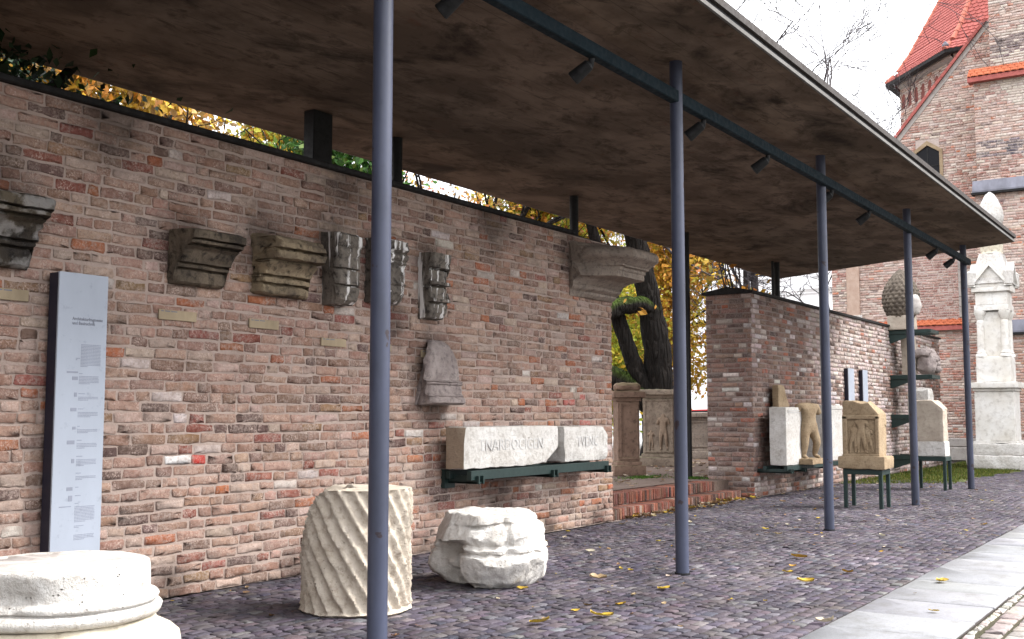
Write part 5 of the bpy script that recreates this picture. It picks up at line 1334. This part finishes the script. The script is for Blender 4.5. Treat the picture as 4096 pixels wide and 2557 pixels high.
# plain tiles on the two visible roof slopes (one joined part), ridge tiles on the hips
tm = MB(); tiles = []
for k in (7, 0):
    for j in range(3):
        (r0, z0), (r1_, z1_) = rings[j], rings[j+1]
        A0, A1 = Vector(ring8(r0, z0)[k]), Vector(ring8(r0, z0)[(k+1) % 8]); B0, B1 = Vector(ring8(r1_, z1_)[k]), Vector(ring8(r1_, z1_)[(k+1) % 8])
        slope = ((B0+B1)/2-(A0+A1)/2); Ls = slope.length; nrm = (A1-A0).cross(slope).normalized()
        if nrm.z < 0: nrm = -nrm
        rows = int(Ls/.17)
        if j == 2: rows = int(rows*.62)
        for r_ in range(rows):
            t0 = r_*.17/Ls; t1 = min(1, (r_+1.3)*.17/Ls)
            P0, P1 = A0.lerp(B0, t0), A1.lerp(B1, t0); Q0, Q1 = A0.lerp(B0, t1), A1.lerp(B1, t1); Lr = (P1-P0).length; n = max(1, int(Lr/.19))
            for i in range(n):
                f0 = (i+(.5 if r_ % 2 else 0))/n; f1 = f0+.96/n
                if f1 > 1.001: continue
                p0, p1, q0, q1 = P0.lerp(P1, f0), P0.lerp(P1, f1), Q0.lerp(Q1, f0), Q0.lerp(Q1, f1); pm = (p0+p1)/2; dn = (pm-(q0+q1)/2).normalized()
                u = nrm*.045
                tiles.append([q0+nrm*.012, p0+u*.9-dn*.05, p0.lerp(p1, .25)+u, pm+u+dn*.02, p0.lerp(p1, .75)+u, p1+u*.9-dn*.05, q1+nrm*.012, p0, pm+dn*.02, p1])
TF = [(0, 1, 2, 3, 4, 5, 6), (1, 7, 8, 3, 2), (3, 8, 9, 5, 4)]
tiles.sort(key=lambda v: (not in_view(v[3])[0], (v[3]-Vector(CAMP)).length))
for v in tiles[:260]: m = MB(); m.add(v, TF); m.build('roof_tile', M['tile'], ch)
for v in tiles[260:]: tm.add(v, TF)
o = tm.build('turret_tiles', M['tile'], ch); o['kind'] = 'stuff'
for k in (0, 1, 7):
    for j in range(3):
        p, q = Vector(ring8(*rings[j])[k]), Vector(ring8(*rings[j+1])[k]); n = max(1, int((q-p).length/.36))
        if j == 2: n = int(n*.62)
        step_ = (q-p).normalized()*.36
        for i in range(n): MB().cyl(p+step_*i+Vector((0, 0, .02)), p+step_*(i+1.1)+Vector((0, 0, .02)), .105, .085, 10).build('ridge_tile', M['tile_ridge'], ch, smooth=40)
MB().lathe([(.02, 0), (.1, .05), (.12, .12), (.06, .2), (.02, .24)], (ring8(TR-.1, EZ+.05)[0]), 14).build('hip_knob', M['lead'], ch, smooth=True)

# ------------------------------------------------------------------ white monument with pine cone
mx, my = 31.85, 5.40
mo = empty('column_monument', (mx, my, 0), 'tall white pillar monument with pediment and white stone pine cone before the church', 'monument')
def tier(name, w, z0, z1, amp=.012, rnd=.03, seed=0, mat='mon_stone', d=.07): link(name, subdiv_box(mx-w/2, mx+w/2, my-w/2, my+w/2, z0, z1, d, rnd, amp, 2.5, seed), M[mat], mo)
tier('step', 1.42, 0, .36, .03, .05, 81, 'white_stone'); tier('base', 1.26, .36, .68, .02, .05, 82, 'white_stone'); tier('base_moulding', 1.10, .68, .74, .01, .02, 83)
tier('pedestal', .98, .74, 2.06, .008, .02, 84); tier('pedestal_moulding', 1.06, 2.06, 2.14, .008, .02, 85); tier('pedestal_cornice', 1.22, 2.14, 2.30, .012, .03, 86)
tier('pillar_base', .86, 2.30, 2.98, .012, .03, 87); tier('pillar', .62, 2.98, 4.2, .01, .02, 88)
for (ox, oy) in ((-.3, -.3), (-.3, .3), (.3, -.3), (.3, .3)):
    c = (mx+ox, my+oy, 0); MB().lathe(dens([(.02, 2.98), (.15, 2.98), (.15, 3.04), (.12, 3.07), (.13, 3.10), (.10, 3.13), (.095, 3.95), (.085, 3.97), (.10, 4.0), (.13, 4.10), (.155, 4.16), (.155, 4.22), (.02, 4.22)], .05), c, 20, lambda r, z, t: (r+(.012*math.sin(8*t) if 4.0 < z < 4.14 else 0), z)).build('column', M['mon_stone'], mo, smooth=50)
tier('architrave', .86, 4.22, 4.38, .008, .02, 89); tier('frieze', .80, 4.38, 4.72, .008, .02, 90); tier('cornice', .98, 4.72, 4.86, .01, .03, 91)
for ax in ('x', 'y'):
    c = my if ax == 'x' else mx; o0 = mx if ax == 'x' else my
    for s_ in (-1, 1):
        m = MB(); a, b = sorted((o0+s_*.30, o0+s_*.46)); m.prism([(c-.46, 4.86), (c+.46, 4.86), (c, 5.42)], a, b, ax); m.build('gable_field', M['mon_stone'], mo)
        for k in (-1, 1):
            m = MB(); a, b = sorted((o0+s_*.36, o0+s_*.55)); m.prism([(c+k*.55, 4.86), (c+k*.46, 4.86), (c, 5.42), (c, 5.54)], a, b, ax); m.build('raking_cornice', M['mon_stone'], mo)
for (ox, oy) in ((-.47, -.47), (-.47, .47), (.47, -.47), (.47, .47)): MB().box(mx+ox-.11, mx+ox+.11, my+oy-.11, my+oy+.11, 4.86, 5.30, bev=.05).build('corner_block', M['white_stone'], mo)
m = MB(); m.add([(mx+a*.5, my+b*.5, 4.95) for a, b in ((-1, -1), (1, -1), (1, 1), (-1, 1))]+[(mx+a*.28, my+b*.28, 5.78) for a, b in ((-1, -1), (1, -1), (1, 1), (-1, 1))], [(0, 1, 2, 3), (4, 5, 6, 7), (0, 1, 5, 4), (1, 2, 6, 5), (2, 3, 7, 6), (3, 0, 4, 7)]); m.build('tapering_top', M['white_stone'], mo)
MB().lathe(dens([(.02, 5.78), (.30, 5.78), (.27, 5.83), (.27, 6.05), (.33, 6.15), (.37, 6.22), (.3, 6.26), (.02, 6.26)], .04), (mx, my, 0), 40, lambda r, z, t: (r+(.03*math.sin(10*t) if z > 5.85 and r > .2 else 0), z)).build('leaf_capital', M['cream_stone'], mo, smooth=50)
MB().lathe(dens([(.02, 6.22), (.14, 6.27), (.14, 6.42), (.18, 6.5), (.27, 6.56), (.325, 6.70), (.335, 6.84), (.30, 7.04), (.22, 7.24), (.12, 7.42), (.02, 7.50)], .05), (mx, my, 0), 40, chipfn(9, .008, 6)).build('pine_cone', M['white_stone'], mo, smooth=True)

# ------------------------------------------------------------------ grass, moss tufts, leaves
def blades(name, n, fn, hgt, seed, cols):
    r = np.random.RandomState(seed); P = np.array([fn(r) for _ in range(n)]); a = r.uniform(0, 2*math.pi, n); h = hgt*r.uniform(.5, 1.4, n); w = .006+.5*h*.12
    dx = np.stack([np.cos(a), np.sin(a), 0*a], 1); ln = r.normal(size=(n, 3))*.35; ln[:, 2] = 1
    V = np.stack([P-dx*w[:, None], P+dx*w[:, None], P+ln*h[:, None]], 1).reshape(-1, 3)
    me = bpy.data.meshes.new(name); me.from_pydata(V.tolist(), [], np.arange(3*n).reshape(-1, 3).tolist())
    at = me.color_attributes.new('bc', 'FLOAT_COLOR', 'POINT'); C = np.array(cols)[r.randint(len(cols), size=n)]*r.uniform(.6, 1.3, (n, 1))
    at.data.foreach_set('color', np.concatenate([np.repeat(np.clip(C, 0, 1), 3, 0), np.ones((3*n, 1))], 1).astype(np.float32).ravel())
    o = link(name, me, M['leaf']); return o
GC = [(.08, .13, .02), (.14, .16, .03), (.05, .09, .015), (.20, .18, .05), (.12, .15, .02)]
lawn = tag(sheet('lawn', 24.5, 36.3, 4.55, 7.08, -.010, M['lawn']), kind='structure')
def gp(r):
    while True:
        x, y = r.uniform(23.0, 36.0), r.uniform(4.3, 7.05)
        if y > 4.7+.6*nz((x, y, 0), .8)+(33-x)*.05+(.9 if x < 24.5 else 0)*(24.5-x): return (x, y, -.008)
tag(blades('grass', 16000, gp, .055, 2, GC), 'short patchy grass before the church and under the far stand', 'grass', kind='stuff')
def mp(r):
    k = r.randint(4)
    if k == 0: return (18.1+r.normal()*.25, 9.1+r.normal()*.12, .30)
    if k == 1: return (18.35+r.normal()*.12, 8.25+r.normal()*.14, .30)
    if k == 2: return (18.35+r.normal()*.12, 8.25+r.normal()*.14, .30)
    return (18.2+r.normal()*.4, 9.1+r.normal()*.15, .30)
tag(blades('moss_tufts', 1500, mp, .03, 5, [(.06, .14, .015), (.09, .18, .02), (.05, .1, .02)]), 'bright green moss tufts at the tall post and the altar foot', 'moss', kind='stuff')
def leaf_mesh(mb, p, L, ang_, curl, col, r):
    """one curled leaf of 12 faces"""
    mb.col = col; M4 = Matrix.Translation(p) @ Matrix.Rotation(ang_, 4, 'Z') @ Matrix.Rotation(r.uniform(-.3, .3), 4, 'X') @ Matrix.Rotation(r.uniform(-.15, .15), 4, 'Y')
    vs = []; n = 6
    for i in range(n+1):
        t = i/n; w = .30*L*math.sin(math.pi*min(1, t*.96+.03))**.8*(1+.15*r.uniform(-1, 1)); x = (t-.5)*L; z = curl*L*(4*(t-.5)**2)*.22*r.uniform(.6, 1.4)
        for s_ in (-1, 0, 1): vs.append(M4 @ Vector((x, s_*w, z+abs(s_)*curl*L*.35*r.uniform(.5, 1.2))))
    mb.add(vs, [(i*3+j, i*3+j+1, i*3+j+4, i*3+j+3) for i in range(n) for j in range(2)])
LC = [(.40, .27, .035), (.46, .32, .045), (.34, .19, .03), (.33, .24, .14), (.40, .34, .25), (.22, .13, .07), (.42, .36, .27), (.17, .10, .05)]
lr = random.Random(77)
def ground_y_ok(x, y): return 2.0 < y < 7.1
litter = MB()
for k in range(330):
    while True:
        x = lr.uniform(5.5, 26); y = lr.uniform(1.7, 7.0)
        if in_view((x, y, 0), .02)[0]: break
    if lr.random() < .45: y = min(6.95, y+lr.uniform(0, 2))
    L = lr.uniform(.02, .075) if lr.random() < .8 else lr.uniform(.07, .12)
    leaf_mesh(litter, (x, y, .010+L*.03), L, lr.uniform(0, 6.3), lr.uniform(.1, .5), jc(LC[lr.choice((0, 1, 2, 3, 3, 4, 4, 5, 5, 6, 6, 7, 7, 7))], .25, lr), lr)
for k in range(150):     # drifts against the steps
    x = lr.uniform(13.6, 18.4); y = 7.13-abs(lr.gauss(0, .10)); L = lr.uniform(.05, .13)
    leaf_mesh(litter, (x, y, .012+abs(lr.gauss(0, .02))), L, lr.uniform(0, 6.3), lr.uniform(.2, .8), jc(LC[lr.choice((1, 2, 3, 3, 4, 5, 5, 6, 7, 7))], .25, lr), lr)
for k in range(500):     # on the terrace
    x = lr.uniform(13.5, 27); y = lr.uniform(8.1, 13); L = lr.uniform(.06, .15)
    leaf_mesh(litter, (x, y, .315), L, lr.uniform(0, 6.3), lr.uniform(.1, .5), jc(LC[lr.randint(3, 7)], .25, lr), lr)
tag(litter.build('fallen_leaves', M['dead_leaf'], smooth=True), 'small dry leaves strewn over the cobbles and against the steps', 'leaves', kind='stuff')
big_leaves = [(8.35, 4.02, .17, 1, 'long yellow leaf on the cobbles right of the second pole foot'), (9.36, 3.17, .17, 1, 'curled yellow-brown leaf on the cobbles far right of the second pole'), (9.85, 3.5, .13, 0, 'standing golden leaf on the cobbles, nearest the right of the second pole'),
              (7.0, 3.86, .20, 1, 'cluster-like yellow leaf at the bottom of the picture left of the second pole'), (6.55, 4.1, .17, 0, 'yellow leaf at the bottom edge, left of the second pole'), (10.05, 2.2, .14, 1, 'yellow leaf lying on the pale flagstones'), (8.52, 1.93, .09, 1, 'small golden leaf on the nearest pale flagstones'),
              (7.65, 2.46, .15, 4, 'pale leaf on the edge between cobbles and flagstones'), (7.72, 5.0, .12, 0, 'small yellow leaf between the fluted drum and the second pole'), (8.55, 4.75, .18, 3, 'dry tan leaf in front of the broken white base'), (10.9, 3.75, .2, 2, 'wide brown-yellow leaf on the cobbles beyond the second pole')]
for (x, y, L, ci, lab) in big_leaves:
    m = MB(); leaf_mesh(m, (x, y,   .012+L*.03), L*.85, lr.uniform(-.6, .6)-.9, lr.uniform(.25, .55), LC[ci], lr); me = m.mesh('fallen_leaf', True); put('fallen_leaf', me, M['dead_leaf'], lab, 'leaf', 'large leaves on the paving')
